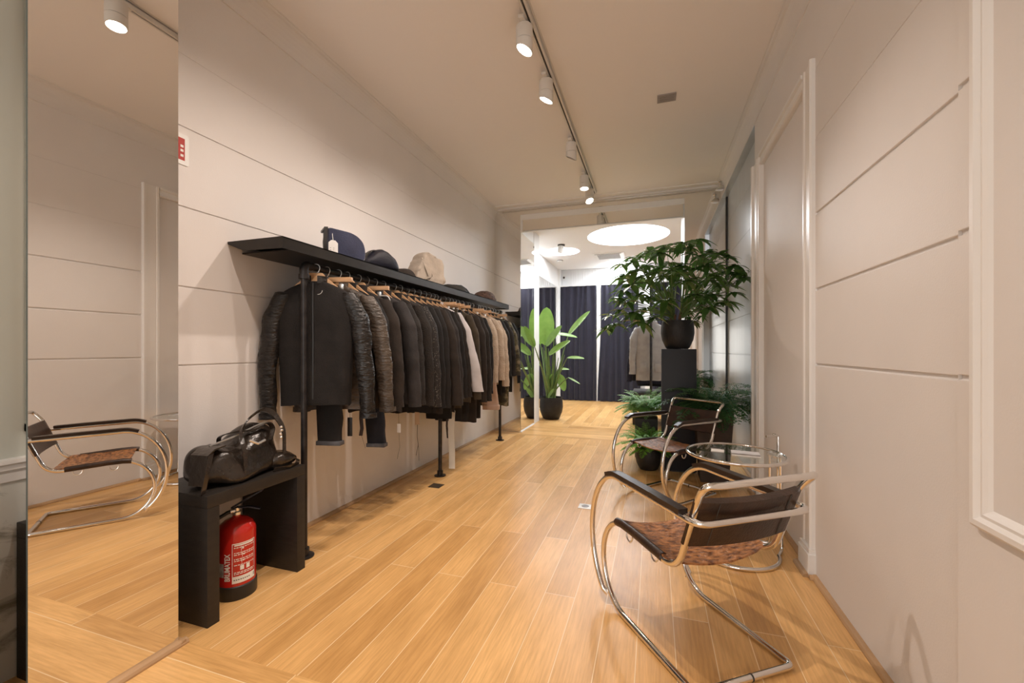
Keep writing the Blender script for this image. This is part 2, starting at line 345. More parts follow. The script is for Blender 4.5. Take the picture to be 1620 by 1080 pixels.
mb = MB(); mb.box(XR+.012, XR+.04, 2.52, 3.50, 0, 2.44); struct('door_1', mb, M['wall'])
# floors
mb = MB(); mb.quad((XL-.3, 1.13, 0), (1.2, 1.13, 0), (1.2, 5.20, 0), (XL-.3, 5.20, 0)); mb.mi = 1
mb.quad((XL-.3, YN, 0), (1.2, YN, 0), (1.2, 1.13, 0), (XL-.3, 1.13, 0)); mb.quad((XL-.3, 5.20, 0), (2.9, 5.20, 0), (2.9, 6.14, 0), (XL-.3, 6.14, 0)); mb.mi = 0
mb.quad((XL-.3, 6.14, 0), (2.9, 6.14, 0), (2.9, YE+.4, 0), (XL-.3, YE+.4, 0))
struct('floor', mb, [M['floor'], M['floorx']], flat=True)
mb = MB(); mb.box(XL-.3, 1.2, YN, YB+.03, ZC, ZC+.05); struct('ceiling', mb, M['ceil'])
mb = MB(); mb.box(XL+.07, XR-.02, YB-.16, YB-.11, ZC-.012, ZC+.002, bev=.004); mb.box(XL+.07, XR-.02, YB-.05, YB-.02, ZC-.02, ZC+.002, bev=.004); struct('trim_7', mb, M['ceil'])
# shoe mouldings
def shoe(name, pts):
    mb = MB()
    for (xa, ya), (xb, yb), sg in pts:
        d = Vector((xb-xa, yb-ya, 0)).normalized(); nn = Vector((d.y, -d.x, 0))*sg; R = []
        for X, Y in ((xa, ya), (xb, yb)):
            R.append([mb.bm.verts.new((X+nn.x*u, Y+nn.y*u, z)) for u, z in ((0, 0), (.022, 0), (.022, .006), (.017, .014), (.009, .018), (0, .019))])
        for k in range(6): mb._f([R[0][k], R[0][(k+1) % 6], R[1][(k+1) % 6], R[1][k]])
        mb._f(R[0][::-1]); mb._f(R[1])
    return struct(name, mb, M['shoe'])
shoe('baseboard_left', [((XL, 1.10), (XL, YB), 1), ((XM, .69), (XM, 1.13), 1), ((XL, 1.12), (XM+.02, 1.12), 1)])
shoe('baseboard_right', [((XR-.014, YN), (XR-.014, 1.37), -1), ((XR, 1.367), (XR, 2.395), -1), ((XR-.034, 2.39), (XR-.034, 2.55), -1), ((XR+.012, 2.55), (XR+.012, 3.47), -1), ((XR-.026, 3.45), (XR-.026, 3.72), -1), ((XF, 3.72), (XF, YB), -1), ((XR-.034, 2.385), (XR, 2.385), 1)])
# near pier with mirror cladding
def pier(name, x0, x1, y0, y1, z1, m): struct(name, MB().box(x0, x1, y0, y1, 0, z1), m)
pier('wall_near_pier', XL, XM-.008, .713, 1.10, ZC, M['wall'])
def mirror(name, label, mb_fn, group=None):
    mb = MB(); mb_fn(mb); o = mb.build(name, [M['mirror'], M['edge']], flat=True); tag(o, label, 'mirror', group); return o
def mbox(x0, x1, y0, y1, z0, z1, face):
    def f(mb):
        # glass sheet; silvered face uses slot 0, its ground edges slot 1
        mb.box(x0, x1, y0, y1, z0, z1); mb.bm.faces.ensure_lookup_table()
        for q in mb.bm.faces:
            q.material_index = 0 if abs(q.calc_center_median()[face[0]]-face[1]) < 1e-5 else 1
    return f
mirror('wall_mirror', 'tall narrow mirror on the near left pier reflecting the chrome armchair', mbox(XM-.008, XM, .705, 1.105, .019, ZC, (0, XM)))
mirror('wall_mirror', 'mirror on the camera side of the near left pier reflecting marble dado', mbox(XL, XM-.009, .705, .713, .0, ZC, (1, .705)))
# far portal
XPL, XPR = -1.67, .345
pier('wall_portal_left', XL-.3, XPL-.008, YB+.008, Y1, ZC, M['backroom'])
pier('wall_portal_right', XPR, XF+.4, YB+.008, Y1, ZC, M['backroom'])
struct('wall_portal_header', MB().box(XPL-.0, XPR, YB+.008, YB+.045, 2.65, ZC+.04), M['backroom'])
mirror('wall_mirror', 'mirror panel filling the back wall left of the opening, beside the rail end', mbox(XL, XPL, YB, YB+.008, .005, ZC-.02, (1, YB)))
mirror('wall_mirror', 'mirrored inner side of the opening left of the paddle-leaf plant', mbox(XPL-.008, XPL, YB+.009, Y1, .005, 2.65, (0, XPL)))
mirror('wall_mirror', 'mirror panel on the back wall right of the opening, behind the umbrella plant', mbox(XPR, XF, YB, YB+.008, .005, ZC-.02, (1, YB)))
mirror('wall_mirror', 'mirror strip above the opening in the back wall', mbox(XPL, XPR, YB, YB+.008, 2.875, ZC-.02, (1, YB)))
mirror('wall_mirror', 'lower mirror strip over the opening, under the white ledge', mbox(XPL+.03, XPR-.015, YB-.002, YB+.006, 2.66, 2.80, (1, YB-.002)))
struct('trim_8', MB().box(XPL, XPR, YB-.015, YB, 2.80, 2.87, bev=.003).box(XPL, XPL+.03, YB-.004, YB, 2.65, 2.80).box(XL, XF, YB-.012, YB+.0, ZC-.022, ZC-.012), M['trimw'])
struct('trim_9', MB().box(XF-.02, XF-.003, YB-.02, YB-.003, 0, ZC-.03), M['black'])
struct('trim_10', MB().box(XPL-.01, XPL+.02, YB-.012, YB-.002, 0, .004).box(XPL, XPL+.016, YB, Y1, 0, .01), M['trimw'])
# back room
mb = MB(); mb.box(-2.4, XPL, Y1, Y2, 0, ZC2); struct('wall_backroom_post', mb, M['backroom'])
XB = -1.98
mb = MB(); mb.box(XB-.06, XB, Y2, YE, 0, ZC2); struct('wall_backroom_left', mb, M['backroom'])
mb = MB(); mb.box(2.5, 2.56, Y1, YE, 0, ZC2+.4); struct('wall_backroom_right', mb, M['backroom'])
mb = MB(); mb.box(.9, 2.56, Y1-.06, Y1, 0, ZC2+.4); struct('wall_backroom_front', mb, M['backroom'])
mirror('wall_mirror', 'mirror on the left wall of the back room reflecting the curtains', mbox(XB, XB+.008, 6.55, 9.0, .03, 2.44, (0, XB+.008)))
mb = MB(); mb.box(-2.1, 2.56, YE, YE+.06, 0, ZC2+.4)
x = -1.95
while x < 2.5: mb.box(x, x+.035, YE-.014, YE+.01, 2.49, ZC2-.01, bev=.004); x += .05
struct('wall_back', mb, M['backroom'])
mb = MB()
for x in (-1.97, -1.10, -.12, .80): mb.box(x-.045, x+.045, YE-.16, YE-.02, 0, 2.52 if x > -1.9 else ZC2)
mb.box(-2.0, 2.5, YE-.15, YE-.02, 2.45, 2.49); struct('trim_11', mb, M['backroom'])
# back room ceiling with round skylights
bm = bmesh.new(); loops = [[(-2.1, YB+.044), (2.56, YB+.044), (2.56, YE+.1), (-2.1, YE+.1)]]+[[(x+r*math.cos(2*PI*k/48), y+r*math.sin(2*PI*k/48)) for k in range(48)] for x, y, r in SKY]
es = []
for lp in loops:
    vs = [bm.verts.new((x, y, ZC2)) for x, y in lp]; es += [bm.edges.new((vs[i], vs[(i+1) % len(vs)])) for i in range(len(vs))]
bmesh.ops.triangle_fill(bm, edges=es, use_beauty=True)
mb = MB(); mb.bm.free(); mb.bm = bm
for f in bm.faces: f.smooth = False
for x, y, r in SKY: mb.lathe([(r, 0), (r, .08)], 48, (x, y, ZC2))
struct('ceiling_backroom', mb, M['backroom'])
SKL = ['large round skylight glowing white above the opening to the back room', 'smaller round skylight at left of the back room ceiling, behind the ceiling spotlight', 'round skylight near the back of the ceiling, half hidden by umbrella plant leaves']
for (x, y, r), lb in zip(SKY, SKL):
    t = thing('skylight', lb, 'skylight', (x, y, ZC2+.055), 0, 'round skylights')
    MB().disc((0, 0), r-.002, 48, 0, False).build('diffuser', M['skyglow'], t)
    MB().lathe([(r-.002, -.055), (r-.012, -.055), (r-.012, 0), (r-.002, 0)], 48).build('rim', M['backroom'], t)
# closing walls behind the camera, with the shop window
mb = MB(); mb.box(XL-.3, XL, YN-.1, YN, 0, ZC); mb.box(XL, -1.8, YN-.1, YN, 0, ZC); mb.box(.5, 1.2, YN-.1, YN, 0, ZC); mb.box(-1.8, .5, YN-.1, YN, 2.6, ZC); mb.box(-1.8, .5, YN-.1, YN, 0, .3)
struct('wall_front', mb, M['wall'])
mb = MB(); mb.box(-1.8, .5, YN-.06, YN-.05, .3, 2.6); struct('window_1', mb, M['glass'])
# ------------------------------------------------------------------ lighting track and spotlights
XT = -.66
tr = thing('lighting_track', 'white ceiling lighting track with dark slot running the length of the corridor', 'lighting track', (XT, 0, 2.935))
MB().box(-.018, -.006, -1.6, 5.10, 0, .030).box(.006, .018, -1.6, 5.10, 0, .030).box(-.018, .018, -1.6, 5.10, .026, .034).build('rail', M['lamp'], tr)
MB().box(-.006, .006, -1.6, 5.10, .010, .026).build('slot', M['track'], tr)
MB().box(-.03, .03, -1.6, 5.10, .0341, .036).build('mounting_strip', M['lamp'], tr)
SPL = {-1.2: 'track spotlight nearest the shop window, behind the camera', .30: 'track spotlight straight above the camera', 1.05: 'track spotlight just in front of the camera, above the frame', 1.45: 'white track spotlight with lit face seen large in the near mirror',
       1.86: 'track spotlight cut by the top edge of the photo, brightly lit', 2.29: 'topmost fully visible white cylinder spotlight, lit lens tilted left', 2.80: 'second fully visible white spotlight down the track, lit and tilted left',
       3.72: 'unlit-looking white spotlight midway along the track, turned away to the left', 4.47: 'small white spotlight pointing straight down, last but one on the track', 4.86: 'last white spotlight on the track, lit face towards the camera'}
def lampbody(t, aim, energy, i):
    # fixed upper can, lower can cut on a slant and turned towards its target
    MB().box(-.016, .016, -.07, .07, -.02, 0, bev=.003).build('adapter', M['lamp'], t)
    r = .047
    MB().lathe([(.0005, -.018), (r-.006, -.018), (r, -.024), (r, -.098), (r-.002, -.1), (.0005, -.1)], 32).build('upper_can', M['lamp'], t)
    d = (Vector(aim)-Vector(t.location)).normalized(); h = Vector((d.x, d.y, 0)); tilt = min(math.radians(42), math.acos(-d.z)*.8)
    h = h.normalized() if h.length > .02 else Vector((0, -1, 0)); nn = Vector((h.x*math.sin(tilt), h.y*math.sin(tilt), -math.cos(tilt)))
    # lower can: vertical cylinder whose mouth is the plane with normal nn
    cz = -.155; mb = MB(); R = []
    def ring(rr, off):
        o = []
        for k in range(32):
            a = 2*PI*k/32; x, y = rr*math.cos(a), rr*math.sin(a); z = cz-(nn.x*x+nn.y*y)/nn.z
            o.append(mb.bm.verts.new((x, y, z+off)))
        return o
    top = [mb.bm.verts.new((r*math.cos(2*PI*k/32), r*math.sin(2*PI*k/32), -.103)) for k in range(32)]
    rs = [top, ring(r, 0), ring(r-.005, 0), ring(r-.007, .012)]
    for A, B in zip(rs, rs[1:]):
        for k in range(32): mb._f([A[k], A[(k+1) % 32], B[(k+1) % 32], B[k]])
    mb._f(top[::-1])
    low = mb.build('lower_can', M['lamp'], t)
    mb = MB(); o = []
    for k in range(32):
        a = 2*PI*k/32; x, y = (r-.008)*math.cos(a), (r-.008)*math.sin(a); o.append(mb.bm.verts.new((x, y, cz-(nn.x*x+nn.y*y)/nn.z+.011)))
    mb._f(o); lens = mb.build('lens', M['lens'] if i != 7 else M['track'], low)
    l = bpy.data.lights.new('spot', 'SPOT'); l.energy = energy*SPOT_SCALE; l.color = WARM; l.spot_size = math.radians(96); l.spot_blend = 1.0; l.shadow_soft_size = .022
    s = bpy.data.objects.new('spot_beam', l); COL.objects.link(s); s.parent = t; s.location = (nn.x*.012, nn.y*.012, cz-.035)
    s.rotation_euler = (Vector(aim)-(Vector(t.location)+Vector(s.location))).to_track_quat('-Z', 'Y').to_euler()
for i, (y, aim, e) in enumerate(SPOTS):
    t = thing('track_spotlight', SPL[y], 'spotlight', (XT-.03, y, 2.935), 0, 'track spotlights'); lampbody(t, aim, e, i)
# ceiling fittings
t = thing('ceiling_vent', 'small flat grey rectangular plate set in the corridor ceiling', 'vent', (.092, 3.36, ZC)); t.rotation_euler.z = 0
mb = MB(); mb.box(-.066, .066, -.052, .052, -.006, .0); mb.build('cover', mat('grey_plate', (.36, .33, .32), .6), t)
mb = MB(); [mb.box(-.05, .05, y, y+.006, -.0085, -.006) for y in (-.035, -.015, .005, .025)]; mb.build('slat', mat('grey_slat', (.30, .28, .27), .6), t)
t = thing('ceiling_camera', 'small chrome dome lamp hanging in the far right ceiling corner', 'ceiling lamp', (.70, 5.16, ZC-.02))
MB().lathe([(.0005, 0), (.025, 0), (.025, -.012), (.006, -.016), (.006, -.05), (.0005, -.05)], 20).build('bracket', M['chrome'], t)
MB().lathe([(.0005, -.045), (.012, -.047), (.028, -.06), (.048, -.088), (.05, -.095), (.03, -.10), (.0005, -.10)], 24).build('dome', M['steel'], t)
t = thing('ceiling_spotlight', 'single white ceiling spotlight before the smaller left skylight', 'spotlight', (-1.46, 6.98, ZC2))
MB().lathe([(.0005, 0), (.06, 0), (.06, -.02), (.0005, -.02)], 24).build('base', M['track'], t)
MB().lathe([(.0005, -.02), (.045, -.02), (.045, -.13), (.038, -.135), (.0005, -.12)], 24, mx=Matrix.Rotation(.18, 4, 'Y')).build('can', M['lamp'], t)
t = thing('smoke_detector', 'small round white detector on the back room ceiling', 'smoke detector', (-1.74, 8.2, ZC2))
MB().lathe([(.0005, -.035), (.045, -.035), (.055, -.02), (.055, 0)], 24).build('housing', M['white'], t); MB().lathe([(.057, 0), (.06, -.008), (.055, -.01)], 24).build('ring', M['track'], t)
t = thing('ceiling_grille', 'square air conditioning grille in the back room ceiling', 'air vent', (-.79, 8.12, ZC2))
MB().box(-.28, .28, -.28, .28, -.012, 0).build('frame', M['white'], t)
mb = MB(); [mb.box(-.2, .2, -.19+.035*k, -.175+.035*k, -.018, -.012) for k in range(11)]; mb.build('slat', mat('grille_grey', (.45, .45, .45), .5), t)
MB().box(-.24, .24, -.262, -.238, -.014, -.0121).build('slot', M['track'], t)
t = thing('loudspeaker', 'tiny white device high in the far left corner above the curtains', 'loudspeaker', (-1.86, YE-.02, 2.66))
MB().box(-.03, .03, -.05, 0, -.05, .05, bev=.008).build('housing', M['white'], t); MB().lathe([(.0005, 0), (.02, .0), (.024, .008)], 20, mx=Matrix.Translation((0, -.055, 0)) @ Matrix.Rotation(PI/2, 4, 'X')).build('lens', M['track'], t)
# fire sign
t = thing('fire_sign', 'red and white fire extinguisher sign on the left wall, half behind the mirror', 'sign', (XL+.001, 1.335, 2.01))
MB().prism([(-.055, -.07), (.048, -.07), (.055, -.063), (.055, .063), (.048, .07), (-.055, .07)], 0, .003, 'x').build('plate', M['white'], t)
r_ = MB(); r_.box(.003, .0036, -.045, .036, -.05, .05); r_.build('red_field', M['redflat'], t)
mb = MB(); mb.box(.0036, .0041, -.012, .006, -.035, .015); mb.box(.0036, .0041, -.022, -.018, -.02, .02); mb.box(.0036, .0041, -.02, .002, .017, .021)
for z in (-.035, -.012, .008): mb.box(.0036, .0041, .017, .030, z, z+.011)
mb.build('pictogram', M['cream_text'], t)
# floor fittings
t = thing('floor_socket', 'square white floor socket plate with a round grey lid', 'floor socket', (-.453, 2.978, 0), .0)
MB().box(-.045, .045, -.045, .045, 0, .003, bev=.001).build('plate', M['white'], t); MB().lathe([(.0005, .005), (.022, .005), (.026, .003)], 24).build('lid', mat('socket_grey', (.25, .24, .24), .4), t)
t = thing('floor_plate', 'dark brown square cover plate in the oak floor under the clothes rail', 'floor plate', (-1.66, 3.05, 0))
MB().box(-.05, .05, -.05, .05, 0, .002).build('cover', mat('bronze_plate', (.075, .05, .03), .45, .3), t)
# ------------------------------------------------------------------ wall shelf and clothes rail
sh = thing('wall_shelf', 'long black steel wall shelf above the clothes rail', 'shelf', (XL, 1.58, 1.641))
L_ = 4.93-1.58; mb = MB()
mb.box(.0, .357, 0, L_, -.006, 0); mb.box(0, .352, .08, L_-.05, -.046, -.040); mb.build('shelf_board', M['shelf'], sh)
mb = MB(); mb.prism([(.351, -.057), (.357, -.057), (.357, -.0005), (.351, -.006)], .0, L_); mb.build('front_lip', M['shelf'], sh)
for y in (.0, L_-.006):
    mb = MB(); mb.prism([(0, -.006), (0, -.012), (.10, -.05), (.351, -.057), (.351, -.006)], y, y+.006); mb.build('end_plate', M['shelf'], sh)
def clothes_rail(label, x, y0, ys, y1, zt, group=None):
    t = thing('clothes_rail', label, 'clothes rail', (x, y0, 0), 0, group)
    zc = zt-.018; r = .0165
    pts = fillet([(0, 0, zc-.05), (0, 0, zc), (0, .05, zc)], [0, .035, 0], 5)
    MB().tube(pts, .023, 14).lathe([(.0165, zc-.075), (.027, zc-.075), (.027, zc-.05), (.02, zc-.05)], 16).build('elbow', M['pipe'], t)
    MB().tube([(0, .04, zc), (0, y1-y0, zc)], r, 14).build('rail', M['pipe'], t)
    for ys_ in ys:
        if ys_ > y0+.1: MB().tube([(0, ys_-y0-.03, zc), (0, ys_-y0+.03, zc)], .0215, 14).build('coupling', M['pipe'], t)
    for k in (.30, .62): MB().tube([(0, (y1-y0)*k*.52-.03, zc), (0, (y1-y0)*k*.52+.03, zc)], .0205, 14).build('coupling', M['pipe'], t)
    for ys_ in ys:
        MB().tube([(0, ys_-y0, .02), (0, ys_-y0, zc-.03 if ys_ == y0 else zc-.016)], r, 14).build('post', M['pipe'], t)
        MB().lathe([(.0005, 0), (.05, 0), (.05, .007), (.026, .009), (.026, .045), (.0165, .045)], 24, (0, ys_-y0, 0)).build('floor_flange', M['pipe'], t)
    return t
XRL = -1.76
clothes_rail('long black pipe clothes rail standing under the wall shelf', XRL, 1.79, [1.79, 3.305, 4.82], 4.84, 1.565)
clothes_rail('black pipe clothes rail in the back room holding the grey parka', -.035, 6.22, [6.22, 7.75], 7.77, 1.565)
# ------------------------------------------------------------------ hangers
def hook_mb(h=.075):
    mb = MB(); pts = [(0, 0, -.018-h), (0, 0, -.018-h*.55)]
    pts += [(.004, 0, -.018-h*.3), (.012, 0, -.024), (.0188, 0, -.008)]+[(.0192*math.cos(a), 0, .0192*math.sin(a)+.0) for a in [k*PI/10 for k in range(0, 10)]]+[(-.0190, 0, -.004)]
    return mb.tube([(p[0], p[1], p[2]-.0155) for p in pts], .0017, 6)
def wood_hanger(loc, rz, label, sgn=1):
    t = thing('coat_hanger', label, 'hanger', loc, rz, 'hangers on the long rail')
    w_ = .172; out = [(-.034, .006), (.034, .006), (.050, -.012), (.10, -.056), (w_, -.112), (w_+.002, -.122), (w_-.012, -.132), (.10, -.088), (.045, -.056), (-.045, -.056), (-.10, -.088), (-w_+.012, -.132), (-w_-.002, -.122), (-w_, -.112), (-.10, -.056), (-.050, -.012)]
    mb = MB(); mb.prism([(x, z-.052) for x, z in out], -.009, .009); mb.build('wooden_bar', M['wood'], t)
    hook_mb(.040).build('hook', M['steel'], t); return t
def clip_hanger(loc, rz, label):
    t = thing('clip_hanger', label, 'hanger', loc, rz, 'trouser hangers on the long rail')
    MB().box(-.15, .15, -.011, .011, -.085, -.058, bev=.003).build('wooden_bar', M['wood'], t)
    hook_mb(.058).build('hook', M['steel'], t)
    for s in (-.085, .085): MB().box(s-.010, s+.010, -.010, .010, -.125, -.095, bev=.002).build('clip', M['steel'], t)
    return t
# ------------------------------------------------------------------ garments (local: x along the hanger, -y towards the viewer, z=0 at rail top)
def sm(a, b, t): t = max(0, min(1, (t-a)/(b-a))); return t*t*(3-2*t)
def torso(zn, zh, wsh, whem, dep, seed, wrk=.008, open_=0, n=40, m=34):
    mb = MB(); R = []
    for j in range(m+1):
        t = (j/m)**1.25; z = zn+(zh-zn)*t; dz = zn-z
        q_ = min(1, dz/.080); wv = .050+(wsh-.050)*(.72*q_+.28*(1-(1-q_)**3)); wv = min(wv, wsh+(whem-wsh)*sm(.15, 1, t))
        dv = .030+(dep-.030)*sm(0, .25, t); ring = []
        for k in range(n):
            a = 2*PI*k/n; sx = math.copysign(abs(math.cos(a))**.75, math.cos(a)); sy = math.copysign(abs(math.sin(a))**.8, math.sin(a))
            x = wv*sx; y = dv*sy
            q = Vector((x*9+seed, z*2.2, seed)); f = noise.noise(q)*wrk*2.2*sm(.12, .9, t)+noise.noise(Vector((x*22, z*9+seed, 2)))*wrk*.6
            y += f*(1 if sy > 0 else -1)*.8; z2 = z+(noise.noise(Vector((a*1.5, seed, 0)))*.014 if j == m else 0)-.008*sx*sx*sm(.9, 1, t)
            ring.append(mb.bm.verts.new((x, y, z2)))
        R.append(ring)
    for j in range(m):
        for k in range(n): mb._f([R[j][k], R[j][(k+1) % n], R[j+1][(k+1) % n], R[j+1][k]])
    inner = [mb.bm.verts.new((v.co.x*.93, v.co.y*.82, v.co.z+.03)) for v in R[-1]]
    for k in range(n): mb._f([R[-1][k], R[-1][(k+1) % n], inner[(k+1) % n], inner[k]])
    mb._f(inner)
    return mb
def sleeve(s, zs, wsh, length, r0, r1, seed, flare=.05, fwd=-.01, wrk=.003, freq=70):
    mb = MB(); N = 34; n = 16; pts = []; rs = []
    x0 = s*(wsh-.035); 
    for i in range(N+1):
        t = i/N; x = x0+s*(.045*sm(0, .22, t)+flare*t-.02*sm(.6, 1, t)); z = zs-.018-length*t+.028*(1-t)**6; y = fwd*math.sin(t*PI*.9)
        pts.append(Vector((x, y, z))); rr = r0+(r1-r0)*sm(.1, 1, t); rr *= sm(-.06, .05, t)**.5; rs.append(rr)
    R = []
    for i, (p, rr) in enumerate(zip(pts, rs)):
        t = i/N; ring = []
        for k in range(n):
            a = 2*PI*k/n; q = Vector((math.cos(a)*1.3, math.sin(a)*1.3+seed, p.z*freq*.35))
            rad = rr*(1+noise.noise(Vector((math.cos(a)*.8+seed, math.sin(a)*.8, p.z*7)))*.14)+wrk*noise.noise(q)*1.6
            ring.append(mb.bm.verts.new((p.x+rad*math.cos(a)*1.0, p.y+rad*math.sin(a)*.72, p.z+wrk*.8*noise.noise(q*1.1))))
        R.append(ring)
    for i in range(N):
        for k in range(n): mb._f([R[i][k], R[i][(k+1) % n], R[i+1][(k+1) % n], R[i+1][k]])
    inn = [mb.bm.verts.new((p.co.x*.6+pts[-1].x*.4, p.co.y*.7, p.co.z+.02)) for p in R[-1]]
    for k in range(n): mb._f([R[-1][k], R[-1][(k+1) % n], inn[(k+1) % n], inn[k]])
    mb._f(inn); mb._f(R[0][::-1]); return mb, pts[-1], rs[-1]
def jacket(label, y, f, zhem, zcuff, dep=.030, rz=.2, w=.195, whem=None, sl=None, seed=0, collar=True, flare=.05, wrk=.006, swrk=.003, r0=.050, r1=.038, cat='jacket', name='jacket', group='garments on the long rail', cuffs=False, zip_=False, x=XRL, zr=1.563, tagp=False, hood=False, flare_l=None, pockets=False):
    t = thing(name, label, cat, (x, y, zr), rz, group)
    zn = -.094; zs = -.164
    b = torso(zn, zhem-zr, w, whem or w*.93, dep, seed+.1, wrk).build('body', FAB[f], t)
    sm_ = FAB[sl or f]
    for s in (-1, 1):
        fl_ = (flare if s > 0 else (flare_l if flare_l is not None else min(flare, .02)))
        mb, e, rr = sleeve(s, zs, w, (zs+zr)-zcuff-.02, r0, r1, seed+s, fl_, wrk=swrk)
        so = mb.build('sleeve', sm_, t)
        if cuffs: MB().lathe([(rr*1.10, .0), (rr*1.13, -.028), (rr*1.0, -.029), (rr*.98, .0)], 18, (0, 0, 0), mx=Matrix.Translation(e+Vector((0, 0, .026))) @ Matrix.Diagonal((1.04, .78, 1, 1))).build('cuff', sm_, so)
    if collar:
        mb = MB(); prof = [(.060, zn-.012), (.062, zn+.028), (.053, zn+.030), (.050, zn-.012)]
        mb.lathe(prof, 22, a0=-PI/2+.30, a1=PI*1.5-.30, mx=Matrix.Diagonal((1.05, .62, 1, 1))); mb.build('collar', sm_ if sl else FAB[f], t)
    if hood: MB().blob((0, .02, zn+.0), (.085, .05, .06), .7, .8, .012, 9, seed=3).build('hood', FAB[f], t)
    if zip_:
        MB().band([(.0, -dep-.001, zn-.012), (.0, -dep-.006, zn-.08), (.002, -dep-.007, (zn+zhem-zr)/2), (.0, -dep-.006, zhem-zr+.03)], (1, 0, 0), .007, .004).build('zip', M['black'], t)
    if pockets:
        for s in (-1, 1): MB().box(s*.10-.045, s*.10+.045, -dep-.016, -dep+.002, zhem-zr+.12, zhem-zr+.24, bev=.004).build('pocket', FAB[f], t)
    if tagp: 
        mb = MB(); mb.box(.10, .125, -.002, -.001, zhem-zr-.20, zhem-zr-.14); mb.build('price_tag', M['paper'], t)
        MB().tube([(.112, -.0015, zhem-zr-.14), (.11, -.001, zhem-zr+.04)], .0009, 4).tube([(.112, -.0015, zhem-zr-.2), (.118, 0, zhem-zr-.30), (.10, 0, zhem-zr-.38)], .0010, 4).build('tag_string', M['black'], t)
    return t
def trousers(label, y, f, zbot, w=.10, dep=.017, rz=.2, seed=0, cuff=None, x=XRL, zr=1.563, off=0, ztop=-.115, group='garments on the long rail', cuffh=.045):
    t = thing('trousers', label, 'trousers', (x, y, zr), rz, group); ztop = ztop
    def leg(x0, ww, zb, sd):
        mb = MB(); R = []; n = 22; m_ = 30
        for j in range(m_+1):
            q = j/m_; z = ztop+(zb-ztop)*q; ring = []
            for k in range(n):
                a = 2*PI*k/n; xx = x0+off*q+ww*(1+.12*math.sin(q*3))*math.copysign(abs(math.cos(a))**.6, math.cos(a)); yy = dep*math.copysign(abs(math.sin(a))**.8, math.sin(a))
                f_ = noise.noise(Vector((xx*14+sd, z*11, sd)))*.007+noise.noise(Vector((xx*4, z*34, sd)))*.004
                ring.append(mb.bm.verts.new((xx+f_*.6, yy+f_*(1 if yy > 0 else -1), z)))
            R.append(ring)
        for j in range(m_):
            for k in range(n): mb._f([R[j][k], R[j][(k+1) % n], R[j+1][(k+1) % n], R[j+1][k]])
        mb._f(R[0]); mb._f(R[-1][::-1]); return mb
    zb = zbot-zr
    leg(0, w, zb, seed).build('leg', FAB[f], t)
    MB().box(-w*1.02, w*1.02, -dep-.004, dep+.004, ztop-.035, ztop+.004, bev=.004).build('waistband', FAB[f], t)
    if cuff: MB().box(off-w*1.04, off+w*1.04, -dep-.005, dep+.005, zb-.003, zb+cuffh, bev=.005).build('turn_up', FAB[cuff], t)
    return t
RZ = math.radians(13)
G = []
def H(y, rz=RZ, i=[0]):
    i[0] += 1; G.append(('h', y, rz))
ORD = ['nearest', 'second', 'third', 'fourth', 'fifth', 'sixth', 'seventh', 'eighth', 'ninth', 'tenth', 'eleventh', 'twelfth', 'thirteenth', 'fourteenth', 'fifteenth', 'sixteenth', 'seventeenth', 'eighteenth', 'nineteenth', 'twentieth',
       'twenty-first', 'twenty-second', 'twenty-third', 'twenty-fourth', 'twenty-fifth', 'twenty-sixth', 'twenty-seventh', 'twenty-eighth', 'twenty-ninth', 'thirtieth', 'thirty-first', 'thirty-second', 'thirty-third', 'thirty-fourth', 'thirty-fifth']
Y = [1.875, 1.955, 2.047, 2.123, 2.227, 2.308, 2.393, 2.484, 2.611, 2.690, 2.783, 2.862, 2.955, 3.04, 3.115, 3.179, 3.233, 3.285, 3.38, 3.457, 3.52, 3.585, 3.652, 3.75, 3.85, 3.915, 3.992, 4.12, 4.17, 4.245, 4.335, 4.448, 4.547, 4.628, 4.734]
J, T_ = jacket, trousers
